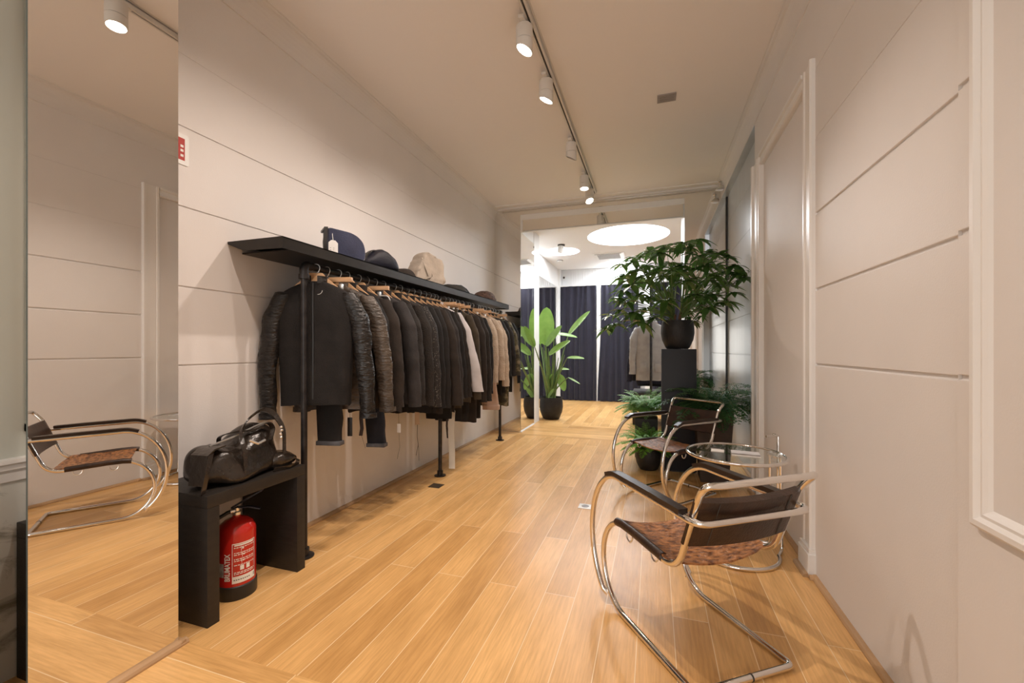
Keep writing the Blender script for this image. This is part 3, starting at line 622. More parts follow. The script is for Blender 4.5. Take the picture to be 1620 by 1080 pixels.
g = [
 lambda y: J('black biker jacket with leather sleeves at the near end of the rail', y, 'black_wool', .80, .72, .044, math.radians(24), .205, .185, 'black_leather', 1, True, .085, .017, .0045, .054, .040, cuffs=True, zip_=True, flare_l=.055),
 lambda y: T_('black jeans with grey turn-up hanging below the biker jacket', y, 'black_cotton', .56, .070, .020, .22, 2, 'denim_cuff', off=.02, cuffh=.022),
 lambda y: J('worn brown leather jacket behind the black biker jacket', y, 'brown_leather', .75, .735, .030, math.radians(20), .20, .19, None, 3, True, .10, .008, .0045, .056, .042, cuffs=True),
 lambda y: J('black fine-knit cardigan just behind the brown leather jacket', y, 'black_cotton', .76, .76, .024, RZ, .19, seed=4, flare=.06),
 lambda y: J('dark brown felted jacket next to the clipped indigo jeans', y, 'dark_brown_wool', .735, .74, .026, RZ, .195, seed=5, flare=.07, r0=.052, r1=.044),
 lambda y: T_('indigo jeans with pale turn-up, clipped under a flat wooden hanger', y, 'indigo_denim', .475, .060, .022, .2, 6, 'denim_cuff', ztop=-.125, off=.070, cuffh=.022),
 lambda y: J('charcoal grey wool jacket right behind the indigo jeans', y, 'charcoal_wool', .69, .72, .030, RZ, .20, seed=7, flare=.085, r0=.055, r1=.044),
 lambda y: J('ribbed dark grey cardigan behind the charcoal wool jacket', y, 'dark_grey_knit', .73, .72, .030, RZ, .195, seed=8, flare=.08, swrk=.005, tagp=True),
 lambda y: J('brownish black knitted jacket before the speckled one', y, 'dark_brown_knit', .74, .70, .030, RZ, .20, seed=9, flare=.07),
 lambda y: J('speckled black knit jacket with pale flecks', y, 'speckled', .70, .68, .028, RZ, .20, seed=10, flare=.075, r0=.055, r1=.046),
 lambda y: J('black cotton jacket right behind the speckled knit', y, 'black_cotton', .63, .66, .024, RZ, .20, seed=11, flare=.07),
 lambda y: J('soft black coat in front of the middle post of the rail', y, 'black_wool', .62, .65, .022, RZ, .205, seed=12, flare=.07),
 lambda y: J('dark brown wool coat with wide sleeves at the middle post', y, 'dark_brown_wool', .60, .66, .026, RZ, .205, seed=13, flare=.11, r0=.056, r1=.050),
 lambda y: J('charcoal jacket just past the middle post of the rail', y, 'charcoal_wool', .64, .70, .024, RZ, .20, seed=14, flare=.10),
 lambda y: J('black knitted cardigan two before the pale lilac shirt', y, 'black_cotton', .58, .70, .022, RZ, .20, seed=15, flare=.10),
 lambda y: J('dark brown knitted top directly before the pale lilac shirt', y, 'dark_brown_knit', .58, .70, .022, RZ, .20, seed=16, flare=.11),
 lambda y: J('pale lilac-white cotton shirt with its sleeve swinging out', y, 'lilac_white_cotton', .66, .74, .020, RZ, .205, None, None, 17, True, .17, .004, .002, .052, .050, cat='shirt', name='shirt', flare_l=.03),
 lambda y: T_('black trousers right behind the pale lilac shirt', y, 'black_cotton', .50, .11, .024, RZ, 18),
 lambda y: T_('olive brown trousers with a light patch near the knee', y, 'olive_brown_cotton', .58, .12, .018, RZ, 19, off=.03),
 lambda y: T_('black trousers behind the olive brown pair', y, 'black_cotton', .46, .12, .024, RZ, 20),
 lambda y: J('olive sleeved work jacket halfway between lilac shirt and cream knits', y, 'olive_brown_cotton', .62, .64, .018, RZ, .195, seed=21, flare=.06, r0=.040, r1=.036),
 lambda y: T_('long black pleated trousers behind the olive work jacket', y, 'black_wool', .44, .13, .024, RZ, 22),
 lambda y: J('long dark brown wool coat reaching lowest before the cream knits', y, 'dark_brown_wool', .42, .60, .026, RZ, .195, seed=23, flare=.06, cat='coat', name='coat'),
 lambda y: J('grey-brown checked coat beside the long dark brown coat', y, 'dark_brown_knit', .44, .60, .026, RZ, .195, seed=24, flare=.07, cat='coat', name='coat'),
 lambda y: J('black shirt two places before the cream knits', y, 'black_cotton', .62, .66, .022, RZ, .19, seed=25, flare=.05),
 lambda y: T_('black trousers touching the first cream cardigan', y, 'black_cotton', .60, .11, .018, RZ, 26),
 lambda y: J('cream knitted cardigan, first of the three cream ones', y, 'cream_knit', .72, .76, .022, RZ, .19, seed=27, flare=.05, swrk=.005),
 lambda y: T_('blush pink trousers with turn-up hanging under the cream cardigans', y, 'blush_cotton', .47, .085, .022, RZ, 28, 'blush_cotton', off=.15),
 lambda y: J('cream knitted cardigan in the middle of the three cream ones', y, 'cream_knit', .74, .77, .022, RZ, .19, seed=29, flare=.06, swrk=.005),
 lambda y: J('cream cardigan with frayed cuff, last of the three cream ones', y, 'cream_knit', .73, .70, .024, RZ, .195, seed=30, flare=.08, swrk=.005),
 lambda y: J('black jacket directly behind the last cream cardigan', y, 'black_cotton', .60, .80, .028, RZ, .20, seed=31, flare=.07),
 lambda y: J('black wool jacket just before the mottled olive parka', y, 'black_wool', .62, .80, .028, RZ, .205, seed=32, flare=.08),
 lambda y: J('mottled olive parka near the far end of the rail', y, 'camo', .46, .80, .034, RZ, .21, seed=33, flare=.10, cat='parka', name='parka'),
 lambda y: T_('olive mottled trousers behind the parka', y, 'camo', .47, .12, .024, RZ, 34),
 lambda y: J('black jacket at the very far end of the rail by the mirror', y, 'black_cotton', .60, .80, .024, RZ, .19, seed=35, flare=.04),
]
GN = ['black biker jacket', 'black jeans with grey turn-up', 'brown leather jacket', 'black fine-knit cardigan', 'dark brown felted jacket', 'indigo jeans', 'charcoal wool jacket', 'ribbed grey cardigan', 'brownish black knitted jacket', 'speckled black knit', 'black cotton jacket behind the speckled knit', 'soft black coat at the middle post', 'wide-sleeved dark brown coat', 'charcoal jacket past the middle post', 'black cardigan two before the lilac shirt', 'dark brown top before the lilac shirt', 'pale lilac shirt', 'black trousers behind the lilac shirt', 'olive brown trousers', 'black trousers behind the olive pair', 'olive work jacket', 'long black pleated trousers', 'long dark brown coat', 'grey-brown checked coat', 'black shirt before the cream knits', 'black trousers touching the first cream cardigan', 'first cream cardigan', 'blush pink trousers', 'middle cream cardigan', 'last cream cardigan', 'black jacket behind the cream cardigans', 'black wool jacket before the parka', 'mottled olive parka', 'olive mottled trousers', 'black jacket at the far rail end']
gobs = []
for i, (y, fn) in enumerate(zip(Y, g)):
    o = fn(y); gobs.append(o); rz = o.rotation_euler.z
    if o['category'] == 'trousers': clip_hanger((XRL, y, 1.563), rz, 'flat wooden clip hanger holding the '+GN[i])
    else: wood_hanger((XRL, y, 1.563), rz, 'curved beech hanger inside the '+GN[i])
# white plastic hanger and extras
t = thing('plastic_hanger', 'small white plastic hanger hooked in front of the indigo jeans', 'hanger', (-1.665, 2.345, 1.445), .3)
MB().tube(fillet([(-.02, 0, .0), (.035, 0, .0), (.05, 0, -.03), (.035, 0, -.085), (-.03, 0, -.10)], .02, 5), .0035, 8).build('hook_arm', M['white'], t)
t = gobs[19]; MB().band([(.03, -.03, -.975), (.045, -.035, -1.02), (.036, -.038, -1.2), (.044, -.038, -1.38), (.044, -.038, -1.53)], (1, 0, 0), .055, .004).build('white_sash', mat('off_white_tape', (.80, .77, .70), .8, bump=.3), t)
MB().band([(.002, -.03, -1.00), (-.004, -.034, -1.15), (.006, -.034, -1.26)], (1, 0, 0), .018, .003).build('brown_cord', M['darkleather'], t)
t = gobs[10]
MB().box(.06, .095, -.002, .0, -1.03, -.93).build('price_tag', mat('kraft_tag', (.50, .36, .24), .8), t)
MB().tube([(.08, 0, -1.03), (.078, .002, -1.12), (.086, 0, -1.18), (.07, 0, -1.26)], .0016, 5).tube([(.078, 0, -1.12), (.09, 0, -1.22), (.092, 0, -1.30)], .0012, 5).build('drawstring', M['black'], t)
t = gobs[2]
MB().box(.055, .083, -.003, .0, -.975, -.865, bev=.003).tube([(.069, -.001, -.865), (.069, 0, -.79)], .001, 4).build('swing_tag', M['black'], t)
t = gobs[3]
MB().band([(.09, 0, -.80), (.088, 0, -.88), (.094, 0, -.94), (.086, 0, -.985)], (1, 0, 0), .022, .003).tube([(.09, 0, -.98), (.115, 0, -1.06)], .001, 4).build('swing_tag', M['darkleather'], t)
t = gobs[18]; MB().box(-.0, .075, -.024, -.020, -.93, -.80, bev=.001).build('knee_patch', FAB['brown_patch'], t)
t = gobs[0]   # neck loop
MB().tube([(.02+.024*math.cos(a), -.035, -.145+.022*math.sin(a)) for a in [PI*k/10 for k in range(9, 21)]], .0013, 5).build('neck_loop', M['white'], t)
# back room rail
JR = lambda *a, **k: jacket(*a, x=-.035, zr=1.563, group='garments on the back room rail', **k)
JR('light grey hooded parka on the back room rail', 6.33, 'grey_parka', .66, .74, .05, .0, .215, .205, None, 41, True, .045, .007, .004, .055, .043, cat='parka', name='parka', hood=True, zip_=True, pockets=True, cuffs=True, flare_l=.045)
JR('navy jacket hanging right behind the grey parka', 6.50, 'navy_cotton', .60, .62, .05, .12, .23, .21, None, 42, True, .04, flare_l=.09)
JR('black jacket third on the back room rail', 6.68, 'black_cotton', .55, .62, .05, -.05, .215, .20, None, 43, True, .04, flare_l=.05)
t = thing('low_shelf_bench', 'low dark bench board under the grey parka in the back room', 'bench', (0, 6.6, 0))
MB().box(-.30, .34, -.22, .5, .43, .47, bev=.004).build('board', M['bench'], t)
for x in (-.27, .31): MB().box(x-.02, x+.02, -.2, .48, 0, .43, bev=.003).build('leg', M['bench'], t)
for n_, (y, f_) in enumerate(((6.33, 'grey parka'), (6.50, 'navy jacket'), (6.68, 'third jacket'))):
    o = wood_hanger((-.035, y, 1.563), [0, .12, -.05][n_], 'curved beech hanger inside the %s on the back room rail' % f_); o['group'] = 'hangers in the back room'
# ------------------------------------------------------------------ things on the wall shelf
ZS = 1.642
t = thing('handbag', 'upright navy suede bag with rounded corner and white swing tag', 'bag', (-1.815, 2.16, ZS), -.62)
def sh_navy(p):
    k = 1+.18*max(0, -p.z/.1)
    return (p.x*k, p.y*(1.0 if p.z < 0 else 1-.0*p.z), p.z)
mb = MB()
prof = [(-.11, 0), (.115, 0), (.118, .06), (.105, .115), (.07, .15), (.02, .17), (-.10, .182), (-.112, .17)]
pp = fillet([(a, 0, b) for a, b in prof], .02, 4, True); pp = [(q.x, q.z) for q in pp]
def pillow(mb, poly, d, n=5, seed=0, amp=.004):   # rounded slab: outline in y-z, depth along x
    cx_ = sum(p[0] for p in poly)/len(poly); cz_ = sum(p[1] for p in poly)/len(poly); R = []
    for i in range(-n, n+1):
        t_ = i/n; x_ = d*math.sin(t_*PI/2); k = .80+.20*math.cos(t_*PI/2)**.5 if abs(t_) < 1 else .80
        R.append([mb.bm.verts.new((x_+amp*noise.noise(Vector((a*20, b*20, seed+t_))), cx_+(a-cx_)*k+amp*noise.noise(Vector((a*30, b*30, seed)))*.6, max(0, (b-cz_)*k+cz_ if b > .004 else 0))) for a, b in poly])
    for A, B in zip(R, R[1:]):
        for k in range(len(poly)): mb._f([A[k], A[(k+1) % len(poly)], B[(k+1) % len(poly)], B[k]])
    mb._f(R[0][::-1]); mb._f(R[-1]); return mb
pillow(mb, pp, .075).build('body', mat('navy_suede', (.028, .034, .075), .8, bump=.3, bscale=150, sheen=.3, var=.15), t)
MB().band([(.06, -.12, .01), (.062, -.124, .09), (.06, -.115, .175), (-.06, -.11, .175)], (0, 0, 1) if 0 else (0, 1, .1), .02, .012).build('piping', M['black'], t)
MB().tube([(.02, -.17+.045*math.cos(a), .012+.028*math.sin(a)) for a in [PI*k/12 for k in range(13)]], .008, 8).build('handle', M['black'], t)
tg = MB(); tg.prism([(-.108, .008), (-.055, .008), (-.055, .085), (-.070, .10), (-.093, .10), (-.108, .085)], .0835, .0855, 'x').build('swing_tag', M['paper'], t)
mb = MB(); [mb.box(.0856, .0859, -.10+.014*(k % 2)*1.3, -.094+.014*(k % 2)*1.3, .02+.011*(k//2), .022+.011*(k//2)) for k in range(8)]; mb.build('print', M['track'], t)
MB().tube([(.0845, -.082, .095), (.074, -.083, .13), (.068, -.085, .17)], .002, 6).build('tag_cord', M['white'], t)
t = thing('folded_bag', 'slumped black and navy cloth bag beside the navy suede bag', 'bag', (-1.83, 2.50, ZS), -.3)
def slump(p): return (p.x, p.y, (p.z+.06)*(1.15-.9*min(1, abs(p.y)/.17)) if p.z > -.06 else 0)
MB().blob((0, 0, 0), (.11, .17, .07), .7, .8, .012, 9, seed=5, shape=lambda p: (p.x, p.y, max(0, (p.z+.065)*(1.05-.75*(abs(p.y)/.17)**1.5)))).build('body', fabric('black_navy_nylon', (.010, .011, .022), .45), t)
MB().band([(.05, -.05+.07*math.cos(a), .05+.075*math.sin(a)) for a in [PI*k/12 for k in range(13)]], (1, 0, 0), .03, .006).build('strap', M['black'], t)
t = thing('cap', 'small dark brown knitted cap between the slumped bag and the canvas bag', 'cap', (-1.84, 2.86, ZS), .1)
MB().blob((0, 0, 0), (.085, .10, .075), .8, .9, .006, 12, seed=8, shape=lambda p: (p.x, p.y, max(0, p.z+.005))).build('crown', fabric('brown_cap', (.030, .022, .018), bump=.8), t)
MB().lathe([(.088, .0), (.094, .004), (.094, .024), (.087, .028)], 28, mx=Matrix.Diagonal((1, 1.14, 1, 1))).build('brim', fabric('brown_cap', ()), t)
t = thing('canvas_bag', 'crumpled cream canvas bag standing on the wall shelf', 'bag', (-1.825, 3.15, ZS), -.42)
poly = [(-.155, 0), (.15, 0), (.165, .05), (.155, .16), (.135, .215), (.05, .235), (-.02, .262), (-.06, .255), (-.085, .19), (-.13, .10)]
pp = fillet([(a, 0, b) for a, b in poly], .025, 4, True); pp = [(q.x, q.z) for q in pp]
canv = mat('cream_canvas', (.50, .43, .36), .85, bump=.5, bscale=25, var=.10, vscale=10)
pillow(MB(), pp, .09, 7, 4, .020).build('body', canv, t)
MB().tube([(.083, .02, .22), (.090, -.01, .17), (.088, -.005, .12), (.094, .01, .06), (.09, -.02, .03)], .003, 6).tube([(.080, .10, .19), (.090, .07, .13), (.088, .06, .05)], .003, 6).build('zip', M['track'], t)
MB().band([(.075, -.07, .20), (.10, -.05, .12), (.105, -.02, .05), (.09, -.08, .02)], (0, 1, 0), .03, .006).build('strap', canv, t)
t = thing('folded_cloth', 'black folded cloth cap lying beyond the canvas bag', 'cap', (-1.84, 3.74, ZS), 0)
MB().blob((0, 0, 0), (.12, .23, .075), .9, 1.1, .010, 8, seed=11, shape=lambda p: (p.x, p.y, max(0, p.z*(1-.4*max(0, p.y)/.2)+.005))).build('cloth', fabric('black_twill', (.018, .017, .015), .8), t)
MB().band([(.06, -.08, .065), (.07, .0, .072), (.08, .1, .05), (.075, .18, .022)], (1, 0, .2), .02, .004).build('band', M['black'], t)
t = thing('beanie', 'speckled brown knitted beanie near the far end of the shelf', 'hat', (-1.84, 4.52, ZS), 0)
MB().blob((0, 0, 0), (.12, .16, .115), .8, .85, .008, 14, seed=12, shape=lambda p: (p.x, p.y, max(0, p.z+.004))).build('crown', fabric('speckled_brown_knit', (.10, .060, .045), bump=1, bscale=60, var=.6, vscale=50), t)
MB().lathe([(.123, .0), (.130, .004), (.130, .034), (.122, .04)], 32, mx=Matrix.Diagonal((1, 1.3, 1, 1))).build('cuff', fabric('speckled_brown_knit', ()), t)
# ------------------------------------------------------------------ bench, holdall, pouch, extinguisher
def bench(label, y0, y1):
    t = thing('bench', label, 'bench', (-1.85, (y0+y1)/2, 0), 0, 'black benches'); h = .52; th = .05; x0, x1 = -.175, .185; a = (y1-y0)/2
    MB().box(x0, x1, -a, a, h-th, h, bev=.002).build('seat', M['bench'], t)
    for s in (-1, 1): MB().box(x0, x1, min(s*a, s*(a-th)), max(s*a, s*(a-th)), 0, h-th-.0005, bev=.002).build('leg', M['bench'], t)
bench('black-stained wooden bench under the leather holdall, over the fire extinguisher', 1.206, 1.70)
bench('second black bench by the marble dado, seen only in the mirror', .08, .585)
def holdall(x, y, rz, label, flip=1):
    t = thing('holdall', label, 'bag', (x, y, .521), rz, 'black leather holdalls'); ml = FAB['bag_leather']
    def shp(p):
        v = (p.y+.19)/.38; h = .155+.075*sm(.35, .85, v); zz = (p.z+.09)/.18
        return (p.x*(1-.25*zz), p.y+.02*zz, max(0, zz*h+.01*math.sin(p.y*28)*zz))
    MB().blob((0, 0, 0), (.115, .19, .09), .55, .6, .034, 6, 56, 36, 21, shp).build('body', ml, t)
    # turned-over end flap and side straps
    MB().band([(.02, -.10, .168), (.04, -.17, .168), (.045, -.205, .150), (.05, -.215, .08), (.05, -.218, .03)], (1, 0, 0), .085, .006).build('end_flap', ml, t)
    MB().band([(.09, -.195, .155), (.105, -.222, .10), (.10, -.235, .03), (.09, -.232, -.0+.004)], (0, 1, .3), .022, .004).build('buckle_strap', ml, t)
    MB().band(fillet([(.112, -.05, .06), (.10, -.045, .15), (.06, -.03, .205), (.03, .04, .255), (.03, .13, .295), (.05, .175, .27), (.10, .19, .19), (.118, .17, .07)], .04, 4), (0, .7, .7), .026, .006).build('handle', ml, t)
    MB().band(fillet([(-.04, -.04, .16), (-.02, -.06, .195), (.02, -.02, .21), (.04, .06, .20), (.07, .12, .235), (.075, .15, .20), (.10, .10, .15)], .04, 4), (1, 0, .3), .024, .005).build('handle', ml, t)
    MB().tube([(.085, .0, .17), (.10, .03, .150), (.10, .07, .158)], .006, 8).build('buckle', M['steel'], t)
    mb = MB(); [mb.blob((.118-.002*k, .150+.006*(k % 2), .205-.017*k), (.006, .008, .006), 1, 1, n=10, m=6) for k in range(4)]; mb.build('stud', M['steel'], t)
    MB().tube([(.02+.0*k, -.14+.03*k, .172+.004*k+.012*sm(3, 9, k)) for k in range(11)], .004, 6).build('zip', M['steel'], t)
    return t
holdall(-1.80, 1.425, .10, 'crumpled black leather holdall with looped handles on the bench')
t = holdall(-1.82, .36, .05, 'black leather bag on the second bench, a sliver in the mirror')
t = thing('pouch', 'flat shiny black leather pouch beside the holdall, at the bench end', 'bag', (-1.79, 1.62, .521), .15)
MB().blob((0, 0, 0), (.10, .10, .045), .8, .8, .012, 12, seed=31, shape=lambda p: (p.x, p.y, max(0, (p.z+.04)*(1-.4*sm(-.05, .12, p.y))))).build('body', FAB['bag_leather'], t)
MB().band([(.08, -.09, .01), (.115, -.02, .008), (.112, .05, .014), (.07, .08, .012)], (.3, 0, 1), .02, .003).build('strap', FAB['bag_leather'], t)
# fire extinguisher
ex = thing('fire_extinguisher', 'red fire extinguisher with white label standing under the bench', 'fire extinguisher', (-1.79, 1.43, 0), 0)
RE = .076
MB().lathe([(.0005, .045), (RE, .045), (RE, .285), (RE-.003, .300), (RE-.012, .318), (RE-.03, .333), (.022, .342), (.016, .346), (.016, .352), (.0005, .352)], 48).build('cylinder', M['red'], ex)
mb = MB(); mb.lathe([(.0005, .0), (RE+.002, .0), (RE+.004, .004), (RE+.004, .058), (RE+.0005, .062)], 48); mb.build('foot_ring', M['black'], ex)
v = MB().lathe([(.014, .350), (.018, .354), (.018, .366), (.012, .370), (.012, .384), (.0005, .384)], 20).build('valve', M['steel'], ex)
hm = mat('dark_blue_lever', (.015, .015, .03), .35)
hd = math.radians(35)
RH = Matrix.Rotation(hd, 4, 'Z')
def rot(ps): return [RH @ Vector(p) for p in ps]
MB().band(rot([(-.02, 0, .375), (.0, 0, .385), (.05, 0, .383), (.095, 0, .370)]), RH @ Vector((0, 1, 0)), .018, .006).build('carry_handle', hm, ex)
MB().band(rot([(-.02, 0, .385), (.01, 0, .402), (.06, 0, .430), (.105, 0, .455)]), RH @ Vector((0, 1, 0)), .020, .006).build('lever', hm, ex)
MB().tube(rot([(-.005, 0, .372), (-.03, -.02, .370), (-.065, -.04, .352), (-.085, -.05, .30), (-.090, -.045, .20), (-.088, -.03, .10)]), .0085, 10).build('hose', M['black'], ex)
MB().tube(rot([(-.004, -.002, .372), (-.022, -.014, .371)]), .010, 10).build('hose_collar', M['steel'], ex)
# label wrapped on the cylinder: angle measured from +x, the label faces the room
def wrap(mb, a0, a1, z0, z1, r, n=10):
    for k in range(n):
        A, B = a0+(a1-a0)*k/n, a0+(a1-a0)*(k+1)/n
        mb.quad((r*math.cos(A), r*math.sin(A), z0), (r*math.cos(B), r*math.sin(B), z0), (r*math.cos(B), r*math.sin(B), z1), (r*math.cos(A), r*math.sin(A), z1))
D2 = math.radians
la0, la1 = D2(-52), D2(22)
mb = MB()
for a, b, z0, z1 in ((la0, la1, .075, .105), (la0, la0+.03, .105, .245), (la1-.03, la1, .105, .245), (la0, la1, .245, .249)): wrap(mb, a, b, z0, z1, RE+.0006)
wrap(mb, la0+.12, la1-.1, .237, .243, RE+.0006)
rng = random.Random(3)
for z in [.228, .205, .197, .178, .170, .152, .120, .113]:
    a = la0+.10
    while a < la1-.12:
        l = rng.uniform(.05, .16); wrap(mb, a, min(a+l, la1-.08), z, z+.0035, RE+.0006, 3); a += l+.035
for a in (la0+.40, la0+.72): wrap(mb, a, a+.20, .130, .150, RE+.0006, 4)
for a, z in ((la0+.45, .213), (la0+.50, .186), (la0+.47, .160)): wrap(mb, a, a+.02, z, z+.022, RE+.0006, 1); wrap(mb, a+.05, a+.14, z+.008, z+.014, RE+.0006, 2)
mb.build('label_print', M['cream_text'], ex)
mb = MB(); wrap(mb, D2(-97), D2(-77), .105, .165, RE+.0006); mb.build('inspection_sticker', mat('grey_sticker', (.45, .42, .40), .6, var=.3, vscale=60), ex)
mb = MB(); [wrap(mb, la0+.08+.11*k, la0+.15+.11*k, .088, .092, RE+.001, 2) for k in range(8)]; wrap(mb, la1-.12, la1-.06, .084, .098, RE+.001, 2); mb.build('small_print', M['track'], ex)
fc = bpy.data.curves.new('txt', 'FONT'); fc.body = 'BRUMATEX'; fc.size = .036; fc.align_x = 'CENTER'; fc.align_y = 'CENTER'; fc.extrude = .0003; fc.offset = .0006; fc.space_character = .95
fo = bpy.data.objects.new('txt', fc); COL.objects.link(fo); bpy.context.view_layer.update()
me = bpy.data.meshes.new_from_object(fo.evaluated_get(bpy.context.evaluated_depsgraph_get())); bpy.data.objects.remove(fo)
xs = [v.co.x for v in me.vertices]; sc = .118/(max(xs)-min(xs)); ac = D2(-65)
for v in me.vertices:   # reads upwards: text x -> z, text y -> around the cylinder
    zz = .147+v.co.x*sc; aa = ac-v.co.y*.85/RE; rr = RE+.0009+v.co.z; v.co = (rr*math.cos(aa), rr*math.sin(aa), zz)
me.materials.append(M['cream_text']); fo = bpy.data.objects.new('brand_lettering', me); COL.objects.link(fo); fo.parent = ex
# ------------------------------------------------------------------ cantilever armchairs
def armchair(label, x, y, ang):
    t = thing('armchair', label, 'armchair', (x, y, 0), math.radians(ang), 'tubular steel armchairs')
    w, wa, wt, yc, r, rx, g_ = .203, .224, .222, .115, .185, .170, .0115; sr, zr, bt, zt = -.209, .372, -.338, .688; ya, ra, rax, yb, zb, zf = .132, .279, .217, -.318, .563, .573; yr = -.291; R = .0115
    # frame: runner loop, front arcs, seat rails, back uprights, top rail
    def side(s):
        p = [Vector((s*w, yr+.0, g_)), Vector((s*w, yc-.02, g_))]
        arc = [Vector((s*w, yc+rx*math.cos(a), r+g_+r*math.sin(a))) for a in [-PI/2+PI*k/26 for k in range(27)]]
        back = fillet([arc[-1], (s*w, sr, zr-.012), (s*(w+.004), bt+.025, zt-.055), (s*(wt), bt-.022, zt), (s*(wt-.05), bt-.036, zt+.002)], [0, .075, .035, .045, 0], 9)
        return p[:1]+arc[:-1]+back
    A, B = side(-1), side(1)
    bc = fillet([A[0]+Vector((0, .05, 0)), (-w, yr, g_), (w, yr, g_), B[0]+Vector((0, .05, 0))], [0, .045, .045, 0], 8)
    path = bc[::1]; loop = bc[:-1]+B[1:]+A[1:][::-1]
    MB().tube(loop, R, 14, closed=True).build('frame', M['chrome'], t)
    MB().tube([(.02, yr, g_), (.026, yr, g_)], R+.0008, 14).build('joint', M['track'], t)
    # arms: one tube running round behind the back and down to the front arcs
    def arm(s):
        arc = [Vector((s*wa, ya+rax*math.cos(a), zf-ra+ra*math.sin(a))) for a in [math.radians(-57)+(PI/2+math.radians(57))*k/26 for k in range(27)]]
        e = arc[0]+Vector((-s*.016, -.01, -.02)); return [e]+arc
    L, Rr = arm(-1), arm(1)
    rear = fillet([L[-1], (-wa-.004, yb-.02, zb), (wa+.004, yb-.02, zb), Rr[-1]], [0, .05, .05, 0], 9)
    MB().tube(L[:-1]+rear+Rr[:-1][::-1], R, 14).build('arm_tube', M['chrome'], t)
    for s in (-1, 1):
        pts = [(s*wa, ya+.075, zf-.004), (s*wa, ya+.03, zf+.013), (s*wa, ya, zf+.016), (s*wa, -.10, zf+.012), (s*wa, yb+.055, zb+.016)]
        MB().band(fillet(pts, .03, 3), (1, 0, 0), .036, .017).build('arm_pad', M['pad'], t)
        # leather sleeve of the seat along the side tube
        f0 = (s*w, yc+.015, 2*r+g_); b0 = (s*w, sr+.075, zr-.002)
        MB().tube([(s*w, yc+.055, 2*r+g_-.005), f0, (s*w, yc-.06, 2*r+g_-.0005), b0], .0165, 12).build('seat_sleeve', M['darkleather'], t)
    # sagging hide seat between the sleeves
    mb = MB(); nx, ny = 22, 18; P = []
    for j in range(ny+1):
        v_ = j/ny; yy = (yc+.045)*(1-v_)+(sr+.030)*v_; zz = (2*r+g_+.012)*(1-v_)+(zr+.010)*v_; row = []
        for i in range(nx+1):
            u_ = i/nx*2-1; bow = .022*(1-u_*u_)
            row.append(mb.bm.verts.new((u_*(w+.006), yy-(2.6*bow*(v_-.5) if v_ > .5 else -1.2*bow*(.5-v_)*-1), zz-.032*(1-u_*u_)*(1-.3*v_)-.012*max(0, abs(u_)-.9)+.004*noise.noise(Vector((u_*5, v_*6, 1))))))
        P.append(row)
    top = [[v.co.copy() for v in row] for row in P]
    for j in range(ny):
        for i in range(nx): mb._f([P[j][i], P[j][i+1], P[j+1][i+1], P[j+1][i]])
    Q = [[mb.bm.verts.new(c-Vector((0, 0, .007))) for c in row] for row in top]
    for j in range(ny):
        for i in range(nx): mb._f([Q[j][i], Q[j+1][i], Q[j+1][i+1], Q[j][i+1]])
    for j in range(ny):
        for i in (0, nx): mb._f([P[j][i], P[j+1][i], Q[j+1][i], Q[j][i]])
    for i in range(nx):
        for j in (0, ny): mb._f([P[j][i], P[j][i+1], Q[j][i+1], Q[j][i]])
    mb.build('seat', M['hide'], t)
    for yy in (yc-.03, sr+.13):   # spring loops under the seat
        for s in (-1, 1): MB().tube([(s*(w-.004)-s*.0, yy+.022*math.cos(a), .355-.026*math.sin(a)) for a in [PI*k/10 for k in range(11)]], .0032, 8).build('spring', M['steel'], t)
    # back sling wrapped round the uprights
    d = Vector((0, (bt+.025)-sr, (zt-.055)-(zr-.012))); u0 = Vector((0, sr, zr-.012))
    def upr(k): return u0+d*k
    k0, k1 = .40, .985; th = .015
    mb = MB(); nx, nz_ = 24, 10; F_, K_ = [], []
    for j in range(nz_+1):
        kk = k0+(k1-k0)*j/nz_; c = upr(kk); nd = Vector((0, -d.z, d.y)).normalized()   # towards the back
        fr, bk = [], []
        for i in range(nx+1):
            u_ = i/nx*2-1; bow = .030*(1-u_*u_); e_ = th*(1-max(0, abs(u_)-.93)/.07*.6)
            ww = w+.016; base = Vector((u_*ww, c.y, c.z))+nd*bow*.7
            fr.append(mb.bm.verts.new(base-nd*e_)); bk.append(mb.bm.verts.new(base+nd*(e_-.004)))
        F_.append(fr); K_.append(bk)
    for j in range(nz_):
        for i in range(nx): mb._f([F_[j][i], F_[j][i+1], F_[j+1][i+1], F_[j+1][i]]); mb._f([K_[j][i], K_[j+1][i], K_[j+1][i+1], K_[j][i+1]])
        for i in (0, nx): mb._f([F_[j][i], F_[j+1][i], K_[j+1][i], K_[j][i]])
    for i in range(nx):
        for j in (0, nz_): mb._f([F_[j][i], F_[j][i+1], K_[j][i+1], K_[j][i]])
    bo = mb.build('backrest', M['darkleather'], t)
    for sx in (-.140, .150):
        mb = MB()
        a, b = upr(k0+.01), upr(k1-.01); off = nd*(.03*(1-(sx/.22)**2)*.7+th-.0035)
        mb.tube([Vector((sx, a.y, a.z))+off, Vector((sx, b.y, b.z))+off], .0016 if sx < 0 else .0028, 6); mb.build('seam', M['track'], bo)
    return t
armchair('near chrome and brown leather cantilever armchair, back towards the right wall', .119, 1.81, 35.5)
armchair('far chrome cantilever armchair in front of the ferns, facing the camera', .104, 3.421, 140.5)
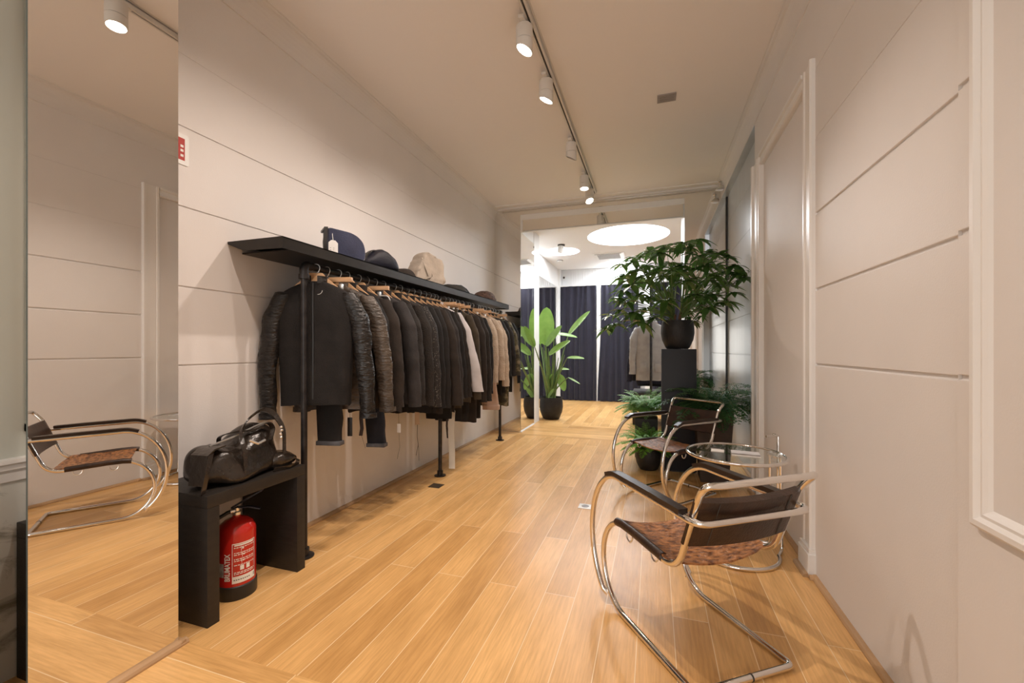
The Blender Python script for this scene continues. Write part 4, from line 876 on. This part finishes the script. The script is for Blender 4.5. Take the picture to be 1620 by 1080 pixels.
# ------------------------------------------------------------------ side table
t = thing('side_table', 'round glass side table with chrome rim and telescopic side posts', 'side table', (.420, 2.565, 0), math.radians(28))
MB().lathe([(.0005, .530), (.232, .530), (.232, .538), (.0005, .538)], 56).build('glass_top', M['glass'], t)
MB().tube([(.240*math.cos(a), .240*math.sin(a), .534) for a in [2*PI*k/64 for k in range(64)]], .0095, 12, closed=True).build('top_ring', M['chrome'], t)
MB().tube([(.205*math.cos(a), .205*math.sin(a), .0105) for a in [math.radians(28)+(2*PI-math.radians(56))*k/50 for k in range(51)]], .0105, 12).build('base_ring', M['chrome'], t)
px_ = .205*math.cos(math.radians(28)); py_ = .205*math.sin(math.radians(28))
MB().tube(fillet([(px_, py_, .0105), (.245, .045, .0105), (.247, .040, .06), (.247, .038, .50)], .02, 5), .0085, 12).build('post', M['chrome'], t)
MB().tube(fillet([(px_, -py_, .0105), (.245, -.045, .0105), (.247, -.040, .06), (.247, -.038, .50)], .02, 5), .0085, 12).build('post', M['chrome'], t)
MB().tube(fillet([(.25, -.015, .28), (.25, -.015, .625), (.25, .02, .625)], .004, 2), .007, 10).tube(fillet([(.25, -.015, .625), (.175, -.015, .625)], .004, 2), .0065, 10).build('handle_post', M['chrome'], t)
MB().box(.236, .262, -.05, .05, .495, .512, bev=.004).build('bracket', M['chrome'], t)
MB().tube([(.215+.018*math.cos(a), -.03, .50+.018*math.sin(a)) for a in [2*PI*k/16 for k in range(16)]], .0025, 6, closed=True).tube([(.262, -.03, .505), (.235, -.03, .505)], .003, 6).build('locking_pin', M['chrome'], t)
def booklet(name, label, cat, x, y, z, w_, d_, h, rz, cover):
    t = thing(name, label, cat, (x, y, z), rz)
    MB().box(-w_/2, w_/2, -d_/2, d_/2, 0, h, bev=.0006).build('pages', M['paper'], t); MB().box(-w_/2, w_/2, -d_/2, d_/2, h, h+.0008).build('cover', cover, t); return t
def photo_mat():
    m = mat('printed_cover', (.8, .8, .8), .35); nt = m.node_tree; b = nt.nodes['Principled BSDF']; tc = nt.nodes.new('ShaderNodeTexCoord'); sp = nt.nodes.new('ShaderNodeSeparateXYZ'); nt.links.new(tc.outputs['Generated'], sp.inputs[0])
    n = nt.nodes.new('ShaderNodeTexNoise'); n.inputs['Scale'].default_value = 3; nt.links.new(tc.outputs['Generated'], n.inputs['Vector']); a = nt.nodes.new('ShaderNodeMath'); a.operation = 'MULTIPLY_ADD'; a.inputs[1].default_value = .22
    nt.links.new(n.outputs['Fac'], a.inputs[0]); nt.links.new(sp.outputs['Y'], a.inputs[2])
    r = nt.nodes.new('ShaderNodeValToRGB'); e = r.color_ramp.elements; e[0].position = .14; e[0].color = (.80, .79, .78, 1); e[1].position = .60; e[1].color = (.82, .82, .86, 1)
    for p, c in ((.18, (.60, .56, .52, 1)), (.30, (.35, .30, .28, 1)), (.42, (.09, .07, .07, 1)), (.50, (.75, .75, .78, 1))): q = e.new(p); q.color = c
    nt.links.new(a.outputs[0], r.inputs[0]); nt.links.new(r.outputs[0], b.inputs['Base Color']); return m
booklet('booklet', 'printed booklet with a landscape cover on the glass table', 'booklet', .465, 2.545, .5385, .135, .12, .004, -.12, photo_mat())
t = booklet('card', 'small cream card lying left of the booklet on the table', 'card', .335, 2.585, .5385, .065, .06, .002, -.15, M['paper'])
booklet('card', 'small dark card behind the cream card on the glass table', 'card', .332, 2.652, .5385, .05, .035, .002, -.1, M['pad'])
# ------------------------------------------------------------------ plants
def leaf(mb, base, d, up, L, W, droop=.3, fold=.25, n=6, tip=1.6, roundb=.7, ex=.8):
    base = Vector(base); d = Vector(d).normalized(); up = Vector(up); s = d.cross(up)
    s = s.normalized() if s.length > 1e-4 else d.orthogonal().normalized(); nn = s.cross(d).normalized(); rows = []
    for i in range(n+1):
        t = i/n; wd = W/2*(math.sin(PI*min(1, t**roundb)))**ex*(1-.15*t) if 0 < t < 1 else .0008
        c = base+d*L*(t-.12*droop*t*t)+Vector((0, 0, -1))*L*droop*t*t*.6
        rows.append([mb.bm.verts.new(c-s*wd+nn*wd*fold), mb.bm.verts.new(c), mb.bm.verts.new(c+s*wd+nn*wd*fold)])
    for a, b in zip(rows, rows[1:]):
        mb._f([a[0], a[1], b[1], b[0]]); mb._f([a[1], a[2], b[2], b[1]])
def at(px, py, D):
    xc = (px-810)/FPX*D; c, n = math.cos(YAW), math.sin(YAW); return Vector((-n*D+c*xc, c*D+n*xc, CAMH-(py-552)/FPX*D))
def potmesh(t, r, h, m, lip=.006, top=.92, foot=.62):
    MB().lathe([(.0005, 0), (r*foot, 0), (r*(foot+.10), h*.05), (r*.93, h*.32), (r, h*.55), (r*.985, h*.78), (r*top, h), (r*top-lip, h), (r*top-lip, h*.86), (.0005, h*.86)], 44).build('pot', m, t)
    MB().lathe([(.0005, h*.885), (r*top-lip-.001, h*.87)], 28).build('soil', M['soil'], t)
# paddle-leaf plant in the back room
c0 = at(872, 661, 6.72); c0.z = 0
t = thing('potted_palm', 'tall potted plant with broad paddle leaves beyond the opening', 'potted plant', c0, 0)
potmesh(t, .185, .345, M['pot'])
soil = Vector((0, 0, .30)); lv = MB(); st = MB()
def paddle(px0, py0, px1, py1, wpx, dd=0, fold=.18, upv=(.3, -1, .2), stemx=0):
    D = 6.72+dd; a = at(px0, py0, D)-c0; b = at(px1, py1, D-.08)-c0; Lg = (b-a).length
    leaf(lv, a, (b-a), upv, Lg, wpx/FPX*D, .12, fold, 18, roundb=.92, ex=.50)
    s0 = soil+Vector((stemx+random.uniform(-.05, .05), random.uniform(-.05, .05), 0)); m1 = s0.lerp(a, .5)+Vector((0, 0, .12))*(.4+abs(a.x)*.6)
    pts = [s0*(1-q)**2+m1*2*q*(1-q)+a*q*q for q in [k/8 for k in range(9)]]; st.tube(pts, [.016-.010*k/8 for k in range(9)], 7); lv.tube([a, a.lerp(b, .4)], [.005, .002], 5)
paddle(862, 546, 865, 480, 29, -.05, .10); paddle(899, 530, 934, 487, 13, .1, .25, (-.6, -1, .5)); paddle(877, 528, 914, 531, 12, .0, .25, (0, -.5, 1)); paddle(864, 548, 889, 511, 18, -.15, .2, (-.8, -1, .3))
paddle(868, 562, 903, 535, 16, -.2, .3, (-.8, -1, .6)); paddle(855, 545, 850, 508, 10, .3, .3, (.5, -1, 0)); paddle(846, 549, 829, 512, 12, -.98, .2, (.6, -1, .2))
for a in ((897, 566, 925, 565, 9), (882, 584, 901, 583, 7), (884, 592, 893, 617, 15), (899, 597, 918, 606, 4), (867, 630, 877, 613, 9), (868, 604, 874, 590, 8), (856, 580, 846, 569, 7)): paddle(*a, dd=random.uniform(-.25, .1), fold=.3, upv=(0, -.6, 1))
for k in range(12):
    a = at(858+k*3.2, 560+random.uniform(-20, 25), 6.72+random.uniform(-.1, .1))-c0; st.tube([soil+Vector(((k-6)*.012, random.uniform(-.04, .04), 0)), soil.lerp(a, .5)+Vector((0, 0, .02)), a], [.014, .010, .005], 7)
lv.build('foliage', M['bananaleaf'], t); st.build('stalks', M['stem'], t)
# umbrella plant on the plinth
pc = Vector((.215, 4.215, 0))
t = thing('plinth', 'tall square black plinth carrying the umbrella plant', 'plinth', pc, 0)
MB().box(-.145, .145, -.145, .145, .012, 1.10, bev=.002).build('body', M['pedestal'], t); MB().box(-.137, .137, -.137, .137, 0, .012).build('foot', M['track'], t)
pb = Vector((pc.x-.005, pc.y, 1.1005))
t = thing('umbrella_plant', 'large umbrella plant with drooping dark leaves in a black pot on the plinth', 'potted plant', pb, 0)
potmesh(t, .146, .262, M['pot'])
lv = MB(); st = MB(); bk = MB(); rg = random.Random(11)
for bx, tx, hh in ((.02, .035, .15), (-.055, -.06, .09), (-.03, -.02, .10)): bk.tube([(bx, rg.uniform(-.02, .02), .22), (bx, 0, .22+hh*.5), (tx, 0, .22+hh)], [.016, .014, .012], 9)
cl = [(1080, 384, 0), (1101, 379, .1), (1063, 392, .2), (1047, 400, -.1), (1030, 398, .1), (1015, 405, .2), (1000, 408, 0), (985, 418, .1), (1090, 402, -.3), (1105, 405, 0), (1118, 400, .2), (1135, 402, -.2), (1150, 408, -.4), (1162, 420, -.45), (1172, 430, -.5), (1178, 438, -.55), (1150, 430, -.3), (1132, 420, .1), (1113, 420, -.2),
      (1095, 425, -.4), (1075, 420, -.3), (1060, 415, .2), (1044, 424, -.3), (1024, 420, 0), (1008, 428, -.2), (990, 436, .1), (1000, 450, -.2), (988, 460, 0), (1018, 446, .25), (1036, 446, .2), (1055, 440, -.1), (1070, 446, .3), (1086, 444, -.5), (1100, 450, .2), (1118, 442, -.4), (1134, 450, -.2), (1150, 452, -.35), (1160, 462, -.4), (1124, 466, -.3), (1106, 472, -.5),
      (1140, 478, -.3), (1096, 466, -.3), (994, 478, -.1), (982, 490, 0), (968, 498, -.1), (972, 512, -.15), (963, 520, -.1), (1004, 494, -.25), (1014, 508, -.3), (1024, 488, .2), (1038, 502, -.35), (1046, 478, -.4), (1030, 470, -.1), (1010, 470, .25), (1120, 486, -.35), (1085, 392, .3), (1125, 432, .35), (1145, 444, .2), (978, 470, .1), (1052, 460, .35), (1066, 432, -.5), (1022, 436, -.35)]
cl += [(x_+rg.uniform(-10, 10), y_+rg.uniform(-7, 9), d_+rg.choice((-.25, .25))) for x_, y_, d_ in cl if 985 < x_ < 1150 and y_ < 490][::2]
for i, (px, py, dd) in enumerate(cl):
    c = at(px, py, 3.96+dd*.9)-pb
    if c.x+pb.x > .74: c.x = .74-pb.x-rg.uniform(0, .05)
    s0 = Vector((.035, 0, .34)) if px > 1075 else Vector((-.04, 0, .31)); s0 += Vector((rg.uniform(-.015, .015), rg.uniform(-.015, .015), rg.uniform(-.06, .03)))
    m1 = s0.lerp(c, .5)+Vector((0, 0, .10*min(1, (c-s0).length)))
    st.tube([s0*(1-q)**2+m1*2*q*(1-q)+c*q*q for q in [k/7 for k in range(8)]], [.0052-.003*k/7 for k in range(8)], 5)
    out = Vector((c.x, c.y*.5, 0)); out = out.normalized() if out.length > .05 else Vector((0, -1, 0))
    n_ = rg.choice((6, 7, 8, 8, 9)); a0 = rg.uniform(0, 6.28); Lb = rg.uniform(.13, .20)
    for k in range(n_):
        a = a0+2*PI*k/n_; d = Vector((math.cos(a), math.sin(a)*.9, rg.uniform(-.40, .30)))+out*.40
        if (c+pb+d.normalized()*Lb).x > .775: d.x = -abs(d.x)*.2; 
        leaf(lv, c, d, (0, 0, 1), Lb*rg.uniform(.75, 1.15), Lb*rg.uniform(.30, .40), rg.uniform(.25, .8), .22, 6)
lv.build('foliage', M['umbleaf'], t); st.build('stalks', M['stem'], t); bk.build('trunk', M['bark'], t)
# ferns
def fern(t, top, m, nf, L, W, seed, rise=.55, pinn=20, lacy=False, cx=0, cy=0, squash=1, limit=None, pw=.012):
    rg = random.Random(seed); lv = MB(); st = MB()
    for i in range(nf):
        a = 2*PI*i/nf*2.4+rg.uniform(-.3, .3); l = L*rg.uniform(.65, 1.1); up = rise*rg.uniform(.5, 1.5)*(1 if i % 3 else 1.8); h = Vector((math.cos(a), math.sin(a)*squash, 0)); p0 = Vector((cx+h.x*.03, cy+h.y*.03, top))
        v = (h+Vector((0, 0, up))).normalized(); pts = [p0.copy()]; p = p0.copy(); n = pinn
        for k in range(n):
            p = p+v*(l/n); v = (v+Vector((0, 0, -.085-.03*rg.random()))).normalized(); pts.append(p.copy())
        if limit:
            pts = [limit(q) for q in pts]
        st.tube(pts[::2], [.0022*(1-.7*k/len(pts[::2])) for k in range(len(pts[::2]))], 4, caps=False)
        for k in range(2, n+1):
            t_ = k/n; d = (pts[k]-pts[k-1]); d = d.normalized() if d.length > 1e-6 else h; s = d.cross(Vector((0, 0, 1))); s = s.normalized() if s.length > 1e-4 else Vector((1, 0, 0))
            wl = W*math.sin(PI*(.12+.86*t_))**.7
            for sg in (-1, 1):
                dd = (s*sg+d*.45+Vector((0, 0, rg.uniform(-.25, .1)))).normalized()
                if lacy:
                    for q in range(1, 5):
                        b = pts[k]+dd*wl*q/5
                        for s2 in (-1, 1):
                            e = (d*s2+dd*.6+Vector((0, 0, rg.uniform(-.2, .5)))).normalized(); leaf(lv, b, e, (0, 0, 1), wl*.34*(1.2-q/6), .011, .2, .1, 2)
                    leaf(lv, pts[k], dd, (0, 0, 1), wl, .004, .1, .1, 2)
                else: leaf(lv, pts[k], dd, (0, 0, 1), wl, pw, .35, .15, 2, roundb=.6)
    lv.build('fronds', m, t); st.build('stalks', M['stem'], t)
t = thing('potted_fern', 'upper bright green fern spilling over a tall planter left of the plinth', 'potted plant', (-.07, 4.60, 0), 0, 'ferns')
MB().box(-.11, .11, -.11, .11, 0, .40, bev=.006).build('planter', M['pot'], t); MB().box(-.10, .10, -.10, .10, .40, .404).build('soil', M['soil'], t)
fern(t, .42, M['fernleaf'], 110, .36, .060, 5, 2.0, 20, pw=.019)
t = thing('potted_fern', 'lower fresh green sword fern in a dark bowl behind the far armchair', 'potted plant', (-.045, 4.10, 0), 0, 'ferns')
potmesh(t, .115, .19, M['pot'])
fern(t, .17, M['fernleaf2'], 80, .31, .050, 6, 1.5, 18, pw=.018)
t = thing('potted_fern', 'dark feathery fern in a brown tapered planter by the right wall', 'potted plant', (.475, 3.95, 0), 0, 'ferns')
MB().prism([(-.105, 0), (.105, 0), (.145, .60), (-.145, .60)], -.12, .12, 'y').build('planter', M['potbrown'], t); MB().box(-.13, .13, -.11, .11, .5995, .604).build('soil', M['soil'], t)
fern(t, .60, M['darkfern'], 64, .50, .085, 9, .60, 16, True, limit=lambda q: Vector((min(q.x, .30 if q.y > -.20 else .20), q.y, q.z)))
# ------------------------------------------------------------------ curtains
def curtain(label, x0, x1, seed, flare=0, flare_r=0):
    t = thing('curtain', label, 'curtain', ((x0+x1)/2, YE-.20, 0), 0, 'navy curtains'); xm = (x0+x1)/2
    mb = MB(); n = 150; m_ = 16; R = []
    for j in range(m_+1):
        z = 2.44+(.012-2.44)*j/m_; v_ = j/m_; row = []
        for i in range(n+1):
            u_ = i/n; x_ = x0+(x1-x0)*u_-flare*sm(.3, 1, v_)*(1-u_)**2+flare_r*sm(.3, 1, v_)*u_**2
            ph = u_*2*PI*6+3.2*noise.noise(Vector((u_*3.3, seed, v_*.8))); y_ = .026*math.sin(ph)*(.6+.5*v_)+.02*noise.noise(Vector((u_*9, v_*2, seed)))
            row.append((x_-xm, y_, z))
        R.append(row)
    th = .006
    F1 = [[mb.bm.verts.new(p) for p in r_] for r_ in R]; F2 = [[mb.bm.verts.new((p[0], p[1]+th, p[2])) for p in r_] for r_ in R]
    for j in range(m_):
        for i in range(n): mb._f([F1[j][i], F1[j][i+1], F1[j+1][i+1], F1[j+1][i]]); mb._f([F2[j][i], F2[j+1][i], F2[j+1][i+1], F2[j][i+1]])
        for i in (0, n): mb._f([F1[j][i], F1[j+1][i], F2[j+1][i], F2[j][i]])
    for i in range(n):
        for j in (0, m_): mb._f([F1[j][i], F1[j][i+1], F2[j][i+1], F2[j][i]])
    mb.build('cloth', M['curtain'], t)
    MB().tube([(x0-xm, 0, 2.452), (x1-xm, 0, 2.452)], .008, 8).build('rod', M['white'], t)
curtain('navy velvet curtain at far left, behind the paddle-leaf plant', -1.91, -1.15, 1)
curtain('navy velvet curtain in the middle, right of the narrow white gap', -1.05, -.30, 2, .07, .05)
curtain('dark navy curtain behind the umbrella plant and grey parka', -.07, .72, 3)
bpy.context.view_layer.update()
